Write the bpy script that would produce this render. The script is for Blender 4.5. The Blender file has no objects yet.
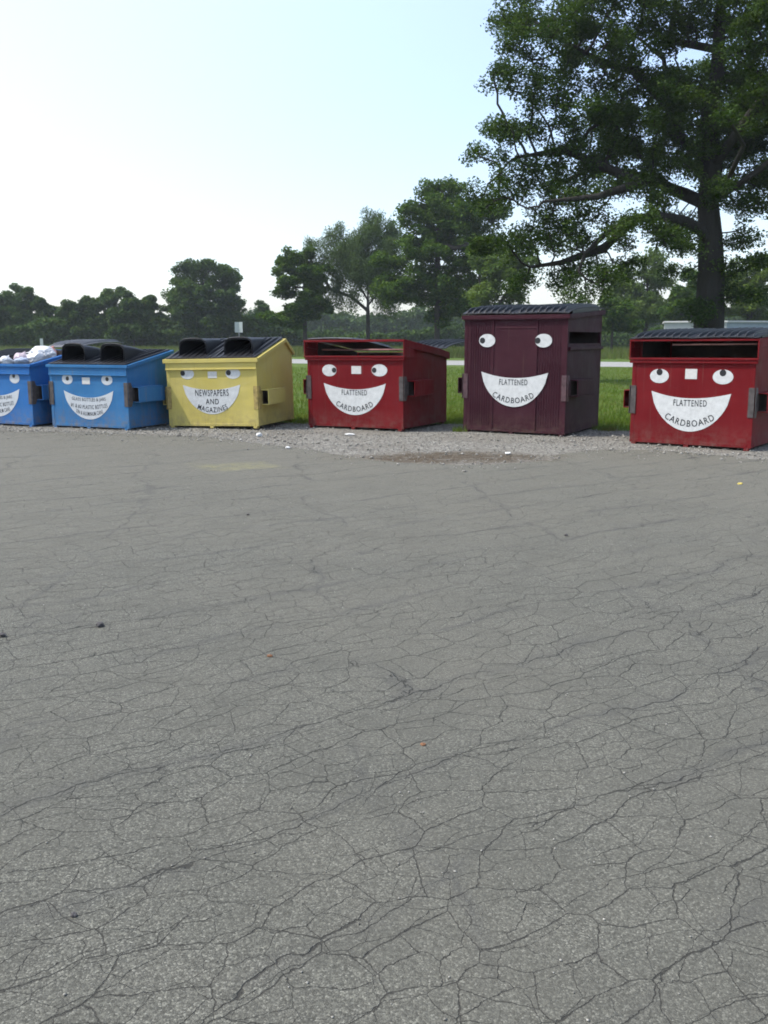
import bpy, bmesh, math, random
import numpy as np
from mathutils import Vector, Matrix, noise
random.seed(7); RNG = np.random.default_rng(7)
rad = math.radians
scene = bpy.context.scene
COL = scene.collection

# ------------------------------------------------------------------ camera measurements
F, YH, CH = 935.0, 339.0, 1.52
PITCH = math.atan((512 - YH) / F)
def ray(x, y):
    dx = x - 384.0; dy = -(y - 512.0)
    return np.array([dx, F*math.cos(PITCH)+dy*math.sin(PITCH), -F*math.sin(PITCH)+dy*math.cos(PITCH)])
def gnd(x, y, z=0.0):
    r = ray(x, y); p = r*((z-CH)/r[2]); return (p[0], p[1])
def lateral(px, Y):            # metres to the side at distance Y for a point near eye level
    r = ray(px, YH); return r[0]/r[1]*Y
def height(py, Y):             # height above ground at distance Y
    r = ray(384, py); return CH + r[2]/r[1]*Y

# ------------------------------------------------------------------ tagging
def tag(o, label=None, cat=None, group=None, kind=None):
    if label: o['label'] = label
    if cat: o['category'] = cat
    if group: o['group'] = group
    if kind: o['kind'] = kind
    return o
def empty(name, loc=(0,0,0), rot=(0,0,0)):
    o = bpy.data.objects.new(name, None); COL.objects.link(o)
    o.location = loc; o.rotation_euler = rot; o.empty_display_size = .2
    return o
def link(name, me, mat, parent=None):
    o = bpy.data.objects.new(name, me); COL.objects.link(o)
    if mat:
        me.materials.clear()
        for m in (mat if isinstance(mat, (list, tuple)) else [mat]): me.materials.append(m)
    if parent: o.parent = parent
    return o

# ------------------------------------------------------------------ mesh builder
class MB:
    def __init__(s): s.v = []; s.f = []; s.sm = []
    def add(s, vs, fs, smooth=False):
        n = len(s.v); s.v += [tuple(v) for v in vs]
        s.f += [tuple(i+n for i in f) for f in fs]; s.sm += [smooth]*len(fs)
    def box(s, x0, x1, y0, y1, z0, z1, M=None):
        vs = [Vector((x, y, z)) for z in (z0, z1) for y in (y0, y1) for x in (x0, x1)]
        if M: vs = [M @ v for v in vs]
        s.add(vs, [(0,2,3,1),(4,5,7,6),(0,1,5,4),(2,6,7,3),(0,4,6,2),(1,3,7,5)])
    def prism(s, poly, axis, a0, a1):      # poly of 2D points; axis 'x': (y,z) ; 'y': (x,z) ; 'z': (x,y)
        def P(p, a):
            return {'x': (a, p[0], p[1]), 'y': (p[0], a, p[1]), 'z': (p[0], p[1], a)}[axis]
        n = len(poly)
        vs = [P(p, a0) for p in poly] + [P(p, a1) for p in poly]
        s.add(vs, [tuple(range(n))[::-1], tuple(range(n, 2*n))] + [(i, (i+1) % n, n+(i+1) % n, n+i) for i in range(n)])
    def loft(s, rings, cap=True, closed=True, smooth=False):
        n = len(rings[0]); vs = [v for r in rings for v in r]; fs = []
        for k in range(len(rings)-1):
            for i in range(n if closed else n-1):
                fs.append((k*n+i, k*n+(i+1) % n, (k+1)*n+(i+1) % n, (k+1)*n+i))
        if cap: fs += [tuple(range(n))[::-1], tuple(range((len(rings)-1)*n, len(rings)*n))]
        s.add(vs, fs, smooth)
    def tube(s, pts, r, n=8, smooth=True):
        pts = [Vector(p) for p in pts]; rings = []
        for i, p in enumerate(pts):
            d = (pts[min(i+1, len(pts)-1)] - pts[max(i-1, 0)]).normalized()
            a = d.orthogonal().normalized() if i == 0 else (a - d*a.dot(d)).normalized()
            b = d.cross(a); rr = r[i] if isinstance(r, (list, tuple)) else r
            rings.append([p + (a*math.cos(t)+b*math.sin(t))*rr for t in [2*math.pi*k/n for k in range(n)]])
        s.loft(rings, smooth=smooth)
    def build(s, name, mat, parent=None, bevel=0, fixn=True):
        me = bpy.data.meshes.new(name); me.from_pydata([tuple(v) for v in s.v], [], s.f)
        me.polygons.foreach_set('use_smooth', s.sm)
        if fixn:
            bm = bmesh.new(); bm.from_mesh(me); bmesh.ops.recalc_face_normals(bm, faces=bm.faces); bm.to_mesh(me); bm.free()
        o = link(name, me, mat, parent)
        if bevel:
            m = o.modifiers.new('bevel', 'BEVEL'); m.width = bevel; m.segments = 2; m.limit_method = 'ANGLE'; m.angle_limit = rad(40)
        return o
def np_mesh(name, V, quads=None, tris=None):
    me = bpy.data.meshes.new(name); me.vertices.add(len(V)); me.vertices.foreach_set('co', np.asarray(V, dtype=np.float32).ravel())
    parts = []; 
    nq = 0 if quads is None else len(quads); nt = 0 if tris is None else len(tris)
    idx = np.concatenate([np.asarray(a, dtype=np.int32).ravel() for a in (quads, tris) if a is not None and len(a)])
    me.loops.add(len(idx)); me.loops.foreach_set('vertex_index', idx)
    me.polygons.add(nq+nt)
    st = np.concatenate([np.arange(nq)*4, nq*4+np.arange(nt)*3]).astype(np.int32)
    me.polygons.foreach_set('loop_start', st)
    me.update(calc_edges=True); me.validate()
    return me

# ------------------------------------------------------------------ materials
def mat(name):
    m = bpy.data.materials.new(name); m.use_nodes = True
    nt = m.node_tree; b = nt.nodes['Principled BSDF']
    return m, nt, b
class NT:
    def __init__(s, nt): s.nt = nt
    def n(s, t, **k):
        n = s.nt.nodes.new(t)
        for a, v in k.items(): setattr(n, a, v)
        return n
    def l(s, a, b): s.nt.links.new(a, b)
    def coord(s, kind='Object'): return s.n('ShaderNodeTexCoord').outputs[kind]
    def mapping(s, vec, scale=(1,1,1), rot=(0,0,0), loc=(0,0,0)):
        m = s.n('ShaderNodeMapping'); s.l(vec, m.inputs['Vector'])
        m.inputs['Scale'].default_value = scale; m.inputs['Rotation'].default_value = rot; m.inputs['Location'].default_value = loc
        return m.outputs[0]
    def noise(s, vec, scale, detail=4, rough=.55, out=0):
        m = s.n('ShaderNodeTexNoise'); s.l(vec, m.inputs['Vector']); m.inputs['Scale'].default_value = scale
        m.inputs['Detail'].default_value = detail; m.inputs['Roughness'].default_value = rough
        return m.outputs[out]
    def ramp(s, fac, stops, interp='LINEAR'):
        r = s.n('ShaderNodeValToRGB'); s.l(fac, r.inputs[0]); r.color_ramp.interpolation = interp
        e = r.color_ramp.elements
        while len(e) < len(stops): e.new(.5)
        for k, (p, c) in enumerate(stops):
            e[k].position = p; e[k].color = (*c, 1) if isinstance(c, tuple) else (c, c, c, 1)
        return r.outputs[0]
    def mix(s, fac, a, b, mode='MIX'):
        m = s.n('ShaderNodeMix', data_type='RGBA', blend_type=mode)
        for sock, v in ((m.inputs[0], fac), (m.inputs[6], a), (m.inputs[7], b)):
            if hasattr(v, 'is_output'): s.l(v, sock)
            elif isinstance(v, tuple): sock.default_value = (*v, 1)
            else: sock.default_value = v
        return m.outputs[2]
    def math(s, op, a, b=0.0, c=0.0):
        m = s.n('ShaderNodeMath', operation=op)
        for k, v in enumerate((a, b, c)):
            if hasattr(v, 'is_output'): s.l(v, m.inputs[k])
            else: m.inputs[k].default_value = v
        return m.outputs[0]
    def bump(s, h, strength=.3, dist=.01, normal=None):
        b = s.n('ShaderNodeBump'); s.l(h, b.inputs['Height']); b.inputs['Strength'].default_value = strength
        b.inputs['Distance'].default_value = dist
        if normal: s.l(normal, b.inputs['Normal'])
        return b.outputs[0]

def paint(name, base, faded, rust=(.10,.045,.02), rough=.6, dirt=(.16,.13,.10), rustamt=.66):
    m, nt, b = mat(name); t = NT(nt); c = t.coord()
    big = t.noise(c, 1.7, 5, .6)
    streak = t.noise(t.mapping(c, (14, 14, .9)), 1.0, 4, .6)
    col = t.mix(t.ramp(big, [(.35, 0.0), (.7, 1.0)]), base, faded)
    col = t.mix(t.math('MULTIPLY', t.ramp(streak, [(.5, 0.0), (.75, 1.0)]), .5), col, faded)
    drip = t.noise(t.mapping(c, (22, 22, .7), (0, 0, 0), (3, 1, 2)), 1.0, 3, .6)
    col = t.mix(t.math('MULTIPLY', t.ramp(drip, [(.60, 0.0), (.70, 1.0)]), .38), col, dirt)
    # dirt band low down, broken by noise
    sep = t.n('ShaderNodeSeparateXYZ'); t.l(c, sep.inputs[0])
    low = t.n('ShaderNodeMapRange'); t.l(sep.outputs[2], low.inputs[0]); low.inputs[1].default_value = .38; low.inputs[2].default_value = .02
    dn = t.noise(c, 9, 5, .7)
    dm = t.math('MULTIPLY', low.outputs[0], t.ramp(dn, [(.40, 0.0), (.66, .8)]))
    col = t.mix(dm, col, dirt)
    rn = t.noise(c, 11, 6, .75)
    rm = t.ramp(rn, [(rustamt, 0.0), (rustamt+.05, 1.0)])
    col = t.mix(rm, col, rust)
    scr = t.noise(t.mapping(c, (3, 3, 30), (0, .5, 0)), 3, 3, .7)
    col = t.mix(t.math('MULTIPLY', t.ramp(scr, [(.66, 0.0), (.7, 1.0)]), .35), col, dirt)
    t.l(col, b.inputs['Base Color'])
    t.l(t.math('ADD', t.math('MULTIPLY', big, .25), rough-.1), b.inputs['Roughness'])
    h = t.math('ADD', t.math('MULTIPLY', t.noise(c, 2.2, 2, .5), 1.0), t.math('MULTIPLY', rn, .03))
    t.l(t.bump(h, .55, .05), b.inputs['Normal'])
    b.inputs['Specular IOR Level'].default_value = .12
    return m
def simple(name, col, rough=.6, var=.25, scale=8, spec=.4, bump=.2, metallic=0):
    m, nt, b = mat(name); t = NT(nt); c = t.coord()
    n = t.noise(c, scale, 5, .65)
    dark = tuple(x*(1-var) for x in col); lite = tuple(min(1, x*(1+var)) for x in col)
    t.l(t.mix(t.ramp(n, [(.3, 0.0), (.7, 1.0)]), dark, lite), b.inputs['Base Color'])
    b.inputs['Roughness'].default_value = rough; b.inputs['Specular IOR Level'].default_value = spec; b.inputs['Metallic'].default_value = metallic
    if bump: t.l(t.bump(n, bump, .01), b.inputs['Normal'])
    return m
BLUE = paint('blue_paint', (.028,.125,.29), (.045,.155,.31), rustamt=.73)
YELLOW = paint('yellow_paint', (.46,.375,.10), (.48,.40,.135), rustamt=.72, dirt=(.25,.2,.1))
RED = paint('red_paint', (.112,.0035,.006), (.140,.007,.010), rustamt=.72, dirt=(.12,.06,.05))
MAROON = paint('maroon_paint', (.032,.007,.013), (.046,.013,.020), rustamt=.70, dirt=(.08,.05,.04))
DARKIN = simple('dark_interior_steel', (.035,.022,.018), .8, .4, 5)
WORN = simple('worn_bare_steel', (.060,.050,.048), .55, .5, 14)
PLASTIC = simple('black_lid_plastic', (.011,.011,.014), .5, .3, 6, spec=.28, bump=.12)
FADEDLID = simple('faded_grey_lid_plastic', (.13,.13,.14), .5, .3, 6, spec=.5, bump=.12)
WHITE = simple('white_vinyl', (.50,.505,.50), .5, .13, 14, bump=.08)
GREYVINYL = simple('dusty_white_vinyl', (.44,.46,.48), .5, .08, 9, bump=.05)
STICK = simple('sticker_paper', (.50,.49,.47), .5, .1, 30, bump=0)
BLACK = simple('black_vinyl', (.012,.012,.014), .45, .2, 9, bump=0)
CARD = simple('brown_cardboard', (.36,.25,.15), .85, .2, 12, bump=.2)

# ------------------------------------------------------------------ lettering
def text_mesh(string, size, width=None, bold=.008):
    cu = bpy.data.curves.new('t', 'FONT'); cu.body = string; cu.size = size; cu.align_x = 'CENTER'; cu.align_y = 'CENTER'
    cu.offset = bold*size; cu.resolution_u = 3; cu.space_character = 1.16
    o = bpy.data.objects.new('t', cu); COL.objects.link(o)
    bpy.context.view_layer.update()
    me = bpy.data.meshes.new_from_object(o.evaluated_get(bpy.context.evaluated_depsgraph_get()))
    bpy.data.objects.remove(o)
    vs = [v.co.copy() for v in me.vertices]; fs = [tuple(p.vertices) for p in me.polygons]
    bpy.data.meshes.remove(me)
    xs = [v.x for v in vs]; ys = [v.y for v in vs]
    cx = (min(xs)+max(xs))/2; cy = (min(ys)+max(ys))/2; w = max(xs)-min(xs); h = max(ys)-min(ys)
    sx = (width/w) if width else 1; sy = size*.72/h
    return [((v.x-cx)*sx, (v.y-cy)*sy) for v in vs], fs
def lettering(lines, parent, name='lettering', ymat=None):
    outl = []
    for (s, cx, cz, w, cap, k) in lines:          # k: parabola rise per m^2 (smile shape)
        mb = MB()
        vs, fs = text_mesh(s, cap/.72, w)
        out = []
        for (u, v) in vs:
            sl = 2*k*u; nrm = (-sl, 1); L = math.hypot(*nrm)
            # arc-length correction
            uu = u/(math.sqrt(1+sl*sl*.35))
            out.append((cx+uu+nrm[0]/L*v, -.0062, cz+k*uu*uu+nrm[1]/L*v))
        mb.add(out, fs)
        outl.append(mb.build(name, BLACK, parent, fixn=False))
    return outl
def disc(mb, cx, cz, rx, rz, y0, y1, n=28):
    poly = [(cx+rx*math.cos(2*math.pi*i/n), cz+rz*math.sin(2*math.pi*i/n)) for i in range(n)]
    mb.prism(poly, 'y', y0, y1)

# ------------------------------------------------------------------ dumpster pieces
WT = .022     # wall thickness
def rib_lid(name, parent, x0, x1, prof, m, ribs=6, sag=.0, hood=None, dome=.0, th=.014, ribh=.036, skirt=None):
    """prof: list of (y, z) from front to back along the top of the bin; lid sheet with raised ribs running front to back"""
    mb = MB(); nx = 14
    def zz(x): u = (x-x0)/(x1-x0)*2-1; return dome*(1-u*u)
    xs = [x0+(x1-x0)*i/nx for i in range(nx+1)]
    top = [[Vector((x, y, z+zz(x)+th)) for x in xs] for (y, z) in prof]
    bot = [[Vector((x, y, z+zz(x))) for x in xs][::-1] for (y, z) in prof]
    mb.loft([a+b for a, b in zip(top, bot)])
    for k in range(ribs):
        cx = x0+(x1-x0)*(k+.75)/(ribs+.5); w = (x1-x0)/(ribs+.5)*.19
        rings = []
        pr = prof
        for i, (y, z) in enumerate(pr):
            e = ribh if 1 < i < len(pr)-1 or (i == 1 and len(pr) < 8 and False) else (ribh*.7 if i == 1 else ribh*.1)
            zb = z+zz(cx)+th
            rings.append([Vector((cx-w, y, zb-.004)), Vector((cx-w*.55, y, zb+e)), Vector((cx+w*.55, y, zb+e)), Vector((cx+w, y, zb-.004))])
        mb.loft(rings)
    if skirt:
        for sx in skirt[0]:
            xe = x1 if sx > 0 else x0
            pl = [(y, interp(skirt[1], y)+.003) for y, z in prof if .03 < y < skirt[1][-1][0]]; pu = [(y, z-.001) for y, z in prof if .03 < y < skirt[1][-1][0]]
            mb.prism(pl+pu[::-1], 'x', *((xe-.014, xe-.001) if sx > 0 else (xe+.001, xe+.014)))
    lid = mb.build(name, m, parent, bevel=.004)
    return lid
def interp(prof, y):
    for (y0, z0), (y1, z1) in zip(prof, prof[1:]):
        if y <= y1: return z0+(z1-z0)*(y-y0)/(y1-y0)
    return prof[-1][1]
def make_hood(parent, cx, w, y0, y1, prof, h):
    """scoop hood over a throw hole: open mouth at the front, sinking into the lid at the back"""
    mb = MB(); hd = MB()
    def ring(y, hh, ww, inset):
        zb = interp(prof, y)+.012; p = []
        ww -= inset; hh -= inset
        sh = [(-.5, 0), (-.5, .62), (-.46, .82), (-.34, .96), (-.12, 1.0), (.12, 1.0), (.34, .96), (.46, .82), (.5, .62), (.5, 0)]
        return [Vector((cx+a*ww, y, zb+b*hh)) for a, b in sh]
    outer = [ring(y0+(y1-y0)*t, h*(1-t)**.8*(1 - .0*t)+.004, w*(1-.42*t), 0) for t in (0, .12, .3, .55, .8, 1)]
    inner = [ring(y0+(y1-y0)*t, h*(1-t)**.8+.004, w*(1-.42*t), .03) for t in (0, .12, .3, .55, .8)]
    n = len(outer[0])
    mb.loft(outer, cap=False, closed=False, smooth=True)
    mb.loft(inner, cap=False, closed=False, smooth=True)
    o0 = outer[0]; i0 = inner[0]
    vs = o0+i0; mb.add(vs, [(i, i+1, n+i+1, n+i) for i in range(n-1)])
    # rolled lip round the mouth
    mb.tube([p+Vector((0, -.006, 0)) for p in o0], .013, 6)
    return mb.build('hood', PLASTIC, parent, fixn=False)

def make_dumpster(spec):
    W, D = spec['W'], spec['D']; m = spec['mat']; cl = .040           # clearance under the floor
    root = empty('dumpster', spec['loc'], tuple(rad(a) for a in spec['rot'])); s_ = spec.get('s', 1); root.scale = (s_, s_, s_*spec.get('sz', 1))
    tag(root, spec['label'], 'dumpster', 'painted recycling dumpsters in a row')
    prof = spec['prof']                                              # top edge (y, z) front to back
    hx = W/2; ztop = prof[0][1]; slot = spec.get('slot'); sideslot = spec.get('sideslot')
    mb = MB()
    # side walls
    for s in (-1, 1):
        a0, a1 = (s*hx, s*(hx-WT)) if s < 0 else (s*(hx-WT), s*hx)
        if sideslot and s > 0:
            y0, y1, z0, z1 = sideslot
            mb.prism([(0, cl), (D, cl), (D, z0), (0, z0)], 'x', a0, a1)
            mb.prism([(0, z1), (D, z1)] + [(y, z) for y, z in prof[::-1]], 'x', a0, a1)
            mb.prism([(0, z0), (y0, z0), (y0, z1), (0, z1)], 'x', a0, a1)
            mb.prism([(y1, z0), (D, z0), (D, z1), (y1, z1)], 'x', a0, a1)
        elif slot:
            z0 = slot[0]
            mb.prism([(0, cl), (D, cl)] + [(y, z) for y, z in prof[::-1][:-1]] + [(.30, interp(prof, .30)), (.30, z0-.03), (0, z0-.03)], 'x', a0, a1)
        else:
            mb.prism([(0, cl), (D, cl)] + [(y, z) for y, z in prof[::-1]], 'x', a0, a1)
    # front wall, back wall, floor
    e = .0015
    zf = slot[0] if slot else ztop
    mb.box(-hx+WT+e, hx-WT-e, 0, WT, cl, zf)
    mb.box(-hx+WT+e, hx-WT-e, D-WT, D, cl, prof[-1][1])
    mb.box(-hx+WT+e, hx-WT-e, WT+e, D-WT-e, cl, cl+.02)
    # corner angle irons and bottom rail, proud of the sheet
    for s in (-1, 1):
        mb.box(*( (s*hx-.004, s*hx+.055) if s < 0 else (s*hx-.055, s*hx+.004)), -.0045, .05, cl-.004, zf-.01)
        mb.box(*( (s*hx-.004, s*hx+.05) if s < 0 else (s*hx-.05, s*hx+.004)), D-.05, D+.004, cl-.004, prof[-1][1]-.01)
    mb.box(-hx+.058, hx-.058, -.007, .0, cl-.002, cl+.045)
    # vertical stiffeners on the right side
    for yy in spec.get('stiff', ()):
        mb.box(hx, hx+.02, yy-.02, yy+.02, cl+.02, interp(prof, yy)-.12)
        mb.box(-hx-.02, -hx, yy-.02, yy+.02, cl+.02, interp(prof, yy)-.12)
    if spec.get('door'):
        d0, d1, dz = spec['door']
        mb.box(d0-.018, d0+.012, -.016, 0, cl+.045, ztop-.08)
        mb.box(d1-.012, d1+.018, -.016, 0, cl+.045, ztop-.08)
        mb.box(d0+.013, d1-.013, -.012, 0, dz, dz+.025)
        mb.box(d0+.013, d1-.013, -.007, 0, cl+.05, dz-.002)
        for k in range(9):
            xx = -hx+.11+k*(d0-.03+hx-.11)/9
            mb.box(xx, xx+.012, -.008, 0, .14, ztop-.1); mb.box(-xx-.012, -xx, -.008, 0, .14, ztop-.1)
    body = mb.build('body', m, root, bevel=.004)
    # dark lining sheets inside
    ln = MB()
    ln.box(-hx+.03, hx-.03, WT+.004, WT+.007, cl+.03, zf-.01)
    ln.box(-hx+.03, hx-.03, D-WT-.007, D-WT-.004, cl+.03, prof[-1][1]-.01)
    for s in (-1, 1):
        if sideslot and s > 0: continue
        a = s*(hx-WT-.005)
        ln.prism([(.03, cl+.03), (D-.04, cl+.03), (D-.04, interp(prof, D-.04)-.01)] + [(y, z-.01) for y, z in prof[::-1] if .05 < y < D-.05] + ([(.30, interp(prof, .30)-.01), (.30, slot[0]-.04), (.03, slot[0]-.04)] if slot else [(.03, ztop-.01)]), 'x', a-.0015, a+.0015)
    ln.box(-hx+.03, hx-.03, .03, D-.03, cl+.022, cl+.03)
    ln.build('lining', DARKIN, root)
    # rim
    rm = MB(); o = .045
    if slot:
        z0, z1 = slot
        rm.box(-hx-o, hx+o, -o, WT, z0-.03, z0)                        # sill below the slot
        rm.box(-hx-o+.008, hx+o-.008, -o+.012, -.001, z0-.075, z0-.032)
        rm.box(-hx-o, hx+o, -o, WT, z1, ztop)                          # header above the slot
        for s in (-1, 1):                                              # cheeks either side of the head box
            dep_ = spec.get('raild', .06)
            cheek = [(WT+.001, z0-.029), (.33, z0-.029), (.33, interp(prof, .33)-dep_-.002), (WT+.001, interp(prof, WT)-dep_-.002)]
            a0, a1 = (-hx-o+.001, -hx-o+.022) if s < 0 else (hx+o-.022, hx+o-.001)
            rm.prism(cheek, 'x', a0, a1)
            rm.box(*((-hx-o+.0225, -hx-.0005) if s < 0 else (hx+.0005, hx+o-.0225)), .301, .329, z0-.029, interp(prof, .33)-dep_-.003)
            rm.prism([(-o+.001, z0+.001), (WT, z0+.001), (WT, z1-.001), (-o+.001, z1-.001)], 'x', a0, a1)
        zfl = z0-.03
    else:
        h1 = spec['caph']; h2 = spec['bandh']
        rm.box(-hx-o, hx+o, -o, WT, ztop-h1, ztop)
        rm.box(-hx-.006, hx+.006, -.024, -.001, ztop-h2, ztop-h1-.001)
        rm.box(-hx-.008, hx+.008, -.034, -.0245, ztop-h2-.006, ztop-h2+.014)
    # sloping side rails and rear rail
    for s in (-1, 1):
        x0, x1 = (-hx-o, -hx-.001) if s < 0 else (hx+.001, hx+o)
        dep = spec.get('raild', .06)
        top = [(y, z) for y, z in prof]; top[0] = (WT+.001, interp(prof, WT+.001))
        top[-1] = (D+o, top[-1][1])
        rm.prism([(y, z-dep) for y, z in top] + [(y, z) for y, z in top[::-1]], 'x', x0, x1)
    rm.box(-hx, hx, D+.001, D+o, prof[-1][1]-.06, prof[-1][1]-.001)
    if spec.get('waist'):                                              # rail round a tall bin's shoulders
        wz = spec['waist']
        rm.box(hx+.001, hx+.035, .06, D+.03, wz-.05, wz); rm.box(-hx-.035, -hx-.001, .06, D+.03, wz-.05, wz)
    rm.build('rim', m, root, bevel=.005)
    # feet
    for fx in (-hx+.06, -.03, hx-.06):
        ft = MB(); ft.box(fx-.035, fx+.035, -.012, .09, 0, cl-.005); ft.build('foot', m, root, bevel=.004)
    for fx in (-hx+.06, hx-.06):
        ft = MB(); ft.box(fx-.035, fx+.035, D-.1, D+.002, 0, cl-.005); ft.build('foot', m, root, bevel=.004)
    # fork pockets
    pz = spec['pocket']; ph = .26; pw = .165
    for s in (-1, 1):
        X = lambda a, b: (s*a, s*b) if s > 0 else (s*b, s*a)
        fp = MB(); y0, y1 = .10, min(D-.35, .85); t = .014; b = hx+.0205 if spec.get('stiff') else hx+.001
        top = [(y0, pz+ph/2), (y1, pz+ph/2)]
        fp.box(*X(b, hx+pw), y0, y1, pz+ph/2-t, pz+ph/2)               # tube top
        fp.box(*X(b, hx+pw), y0, y1, pz-ph/2, pz-ph/2+t)
        fp.box(*X(hx+pw-t, hx+pw), y0, y1, pz-ph/2+t+.0005, pz+ph/2-t-.0005)
        pk = fp.build('fork_pocket', m, root, bevel=.004)
        gd = MB()                                                      # worn guide plates leading the fork into the tube
        gd.box(*X(hx-.07, hx+.012), -.014, -.0055, pz-.20, pz+.20)
        gd.prism([(-.012, pz-.20), (-.012, pz+.20), (.06, pz+.20), (y0-.002, pz+ph/2-t-.002), (y0+.05, pz+ph/2-t-.002), (y0+.05, pz-ph/2+t+.002), (y0-.002, pz-ph/2+t+.002), (.06, pz-.20)], 'x', *X(hx+.0245, hx+.034))
        gd.build('guide_plate', spec.get('gmat', WORN), pk, bevel=.003)
        lk = MB(); lk.box(*X(hx+.032, hx+pw-t-.002), y0+.01, y1-.01, pz-ph/2+t+.002, pz-ph/2+t+.006)
        lk.box(*X(hx+.0245, hx+.0305), y0+.052, y1-.01, pz-ph/2+t+.002, pz+ph/2-t-.002)
        lk.build('throat', DARKIN, pk)
    # face
    vin = spec.get('vinyl', WHITE); dz = spec.get('dz', 0.0)
    for ex, ez, erx, erz, px, pzz, pr in spec['eyes']:
        eb = MB(); disc(eb, ex, ez, erx, erz, -.0175 if spec.get('door') else -.004, -.001); eye = eb.build('eye', vin, root)
        pb = MB(); yy = -.0175 if spec.get('door') else -.004
        disc(pb, px, pzz, pr, pr, yy-.002, yy-.0003, 20); pb.build('pupil', BLACK, eye)
    tl, tr, mid, bot = spec['mouth']
    n = 26; up = []; lo = []
    for i in range(n+1):
        u = -1+2*i/n; x = (tl[0]+tr[0])/2+(tr[0]-tl[0])/2*u
        zt = tl[1]+(tr[1]-tl[1])*(i/n)
        up.append((x, zt-(zt-mid)*(1-abs(u)**2.0)))
        lo.append((x, zt-(zt-bot)*(1-abs(u)**2.0)**.62))
    poly = up + lo[::-1][1:-1]
    sm = MB(); yy = -.0175 if spec.get('door') else -.004
    # quad strip front + thickness
    vs = []; fs = []
    for i in range(n+1):
        for (a, zz) in ((up[i], yy), (lo[i], yy)): vs.append((a[0], zz, a[1]))
    for i in range(n): fs.append((2*i, 2*i+2, 2*i+3, 2*i+1))
    k = len(vs); vs += [(x, -.001, z) for (x, _, z) in vs]
    fs += [tuple(j+k for j in f[::-1]) for f in fs]
    for i in range(n): fs += [(2*i, 2*i+k, 2*i+2+k, 2*i+2), (2*i+1, 2*i+3, 2*i+3+k, 2*i+1+k)]
    sm.add(vs, fs)
    smile = sm.build('smile', vin, root)
    le = lettering(spec['text'], smile)
    for l_ in le:
        if spec.get('door'): l_.location.y = -.0135
    if spec.get('sticker'):
        a, b, c, d = spec['sticker']; st = MB(); st.box(a, b, -.004, -.001, c, d); sk = st.build('sticker', STICK, root)
    return root, prof

def slope(y0, z0, y1, z1, n=6, bow=.0):
    return [(y0+(y1-y0)*t, z0+(z1-z0)*t+bow*4*t*(1-t)) for t in [i/n for i in range(n+1)]]

BT = [("GLASS BOTTLES & JARS", 0, .492, .74, .074, .16), ("#1 & #2 PLASTIC BOTTLES", 0, .372, .80, .074, .26), ("TIN & ALUMINUM CANS", 0, .262, .60, .070, .55)]
# --- blue dumpster, fully in view
sB = dict(W=1.68, D=1.30, mat=BLUE, s=.968, sz=1.035, loc=(-5.03, 16.02, 0), rot=(0, 0, -22.6), prof=[(0, 1.09), (1.30, 1.325)], caph=.05, bandh=.175,
    label='light blue dumpster with half-lidded eyes and black hooded lids, left of the yellow one',
    pocket=.60, eyes=[(-.45, .842, .118, .088, -.446, .852, .036), (.415, .842, .118, .088, .421, .856, .036)], sticker=(-.125, .045, .762, .875),
    mouth=((-.545, .65), (.54, .66), .535, .165), text=BT, vinyl=GREYVINYL)
d, pf = make_dumpster(sB)
lp = slope(-.03, 1.095, 1.28, 1.325)
for a, b in ((-.84, -.01), (.01, .84)):
    lid = rib_lid('lid', d, a, b, lp, PLASTIC, ribs=7, dome=.004)
    make_hood(lid, (a+b)/2+.03, .50, .14, .98, lp, .30)
# --- left blue dumpster, cut by the frame
sB2 = dict(sB); sB2.update(W=1.68, mat=paint('shade_deepened_blue', (.022,.110,.32), (.036,.138,.33), rustamt=.74), loc=(-6.87, 16.70, 0), rot=(0, 0, -24.5),  # same blue as its neighbour, deepened in colour for the side in shade
    label='blue dumpster at the left end, open and heaped with white trash bags')
sB2['eyes'] = [(-.45, .842, .118, .088, -.48, .875, .036), (.46, .842, .118, .088, .445, .885, .036)]
sB2['mouth'] = ((-.545, .66), (.56, .66), .535, .165); sB2['sticker'] = None
d, pf = make_dumpster(sB2)
rib_lid('lid', d, -.84, -.01, lp, PLASTIC, ribs=7, dome=.004)
flip = rib_lid('open_lid', d, 0, .83, [(0, 0), (.16, .03), (.35, .042), (.55, .045), (.8, .04), (1.1, .02), (1.28, -.02)], FADEDLID, ribs=8, dome=.004)
flip.location = (-.02, 1.33, 1.36); flip.rotation_euler = (rad(4), 0, 0)
BD2 = d
# --- yellow
sY = dict(W=1.72, D=1.62, mat=YELLOW, s=.978, loc=(-2.923, 16.05, .014), rot=(0, 0, -16.48), prof=[(0, 1.205), (1.28, 1.53), (1.62, 1.29)], caph=.07, bandh=.185,
    label='yellow newspapers and magazines dumpster with two black hooded lids', gmat=simple('worn_yellow_steel', (.30,.22,.07), .6, .5, 14),
    pocket=.53, eyes=[(-.457, .948, .13, .093, -.545, .960, .046), (.418, .948, .14, .093, .336, .960, .046)], sticker=(-.06, .112, .87, .985),
    mouth=((-.555, .755), (.545, .755), .668, .245), text=[("NEWSPAPERS", 0, .615, .64, .115, .05), ("AND", 0, .465, .25, .095, 0), ("MAGAZINES", .0, .320, .58, .092, .80)])
d, pf = make_dumpster(sY)
d.rotation_euler = (0, rad(-1.2), rad(-16.48))
lp = slope(-.03, 1.21, 1.235, 1.545)
for a, b in ((-.86, -.01), (.01, .86)):
    lid = rib_lid('lid', d, a, b, lp, PLASTIC, ribs=7, dome=.004)
    make_hood(lid, (a+b)/2+.045, .52, .14, 1.08, lp, .285)
def flat_text(): return [("FLATTENED", 0, .622, .49, .088, .06), ("CARDBOARD", 0, .345, .74, .092, .85)]
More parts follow.
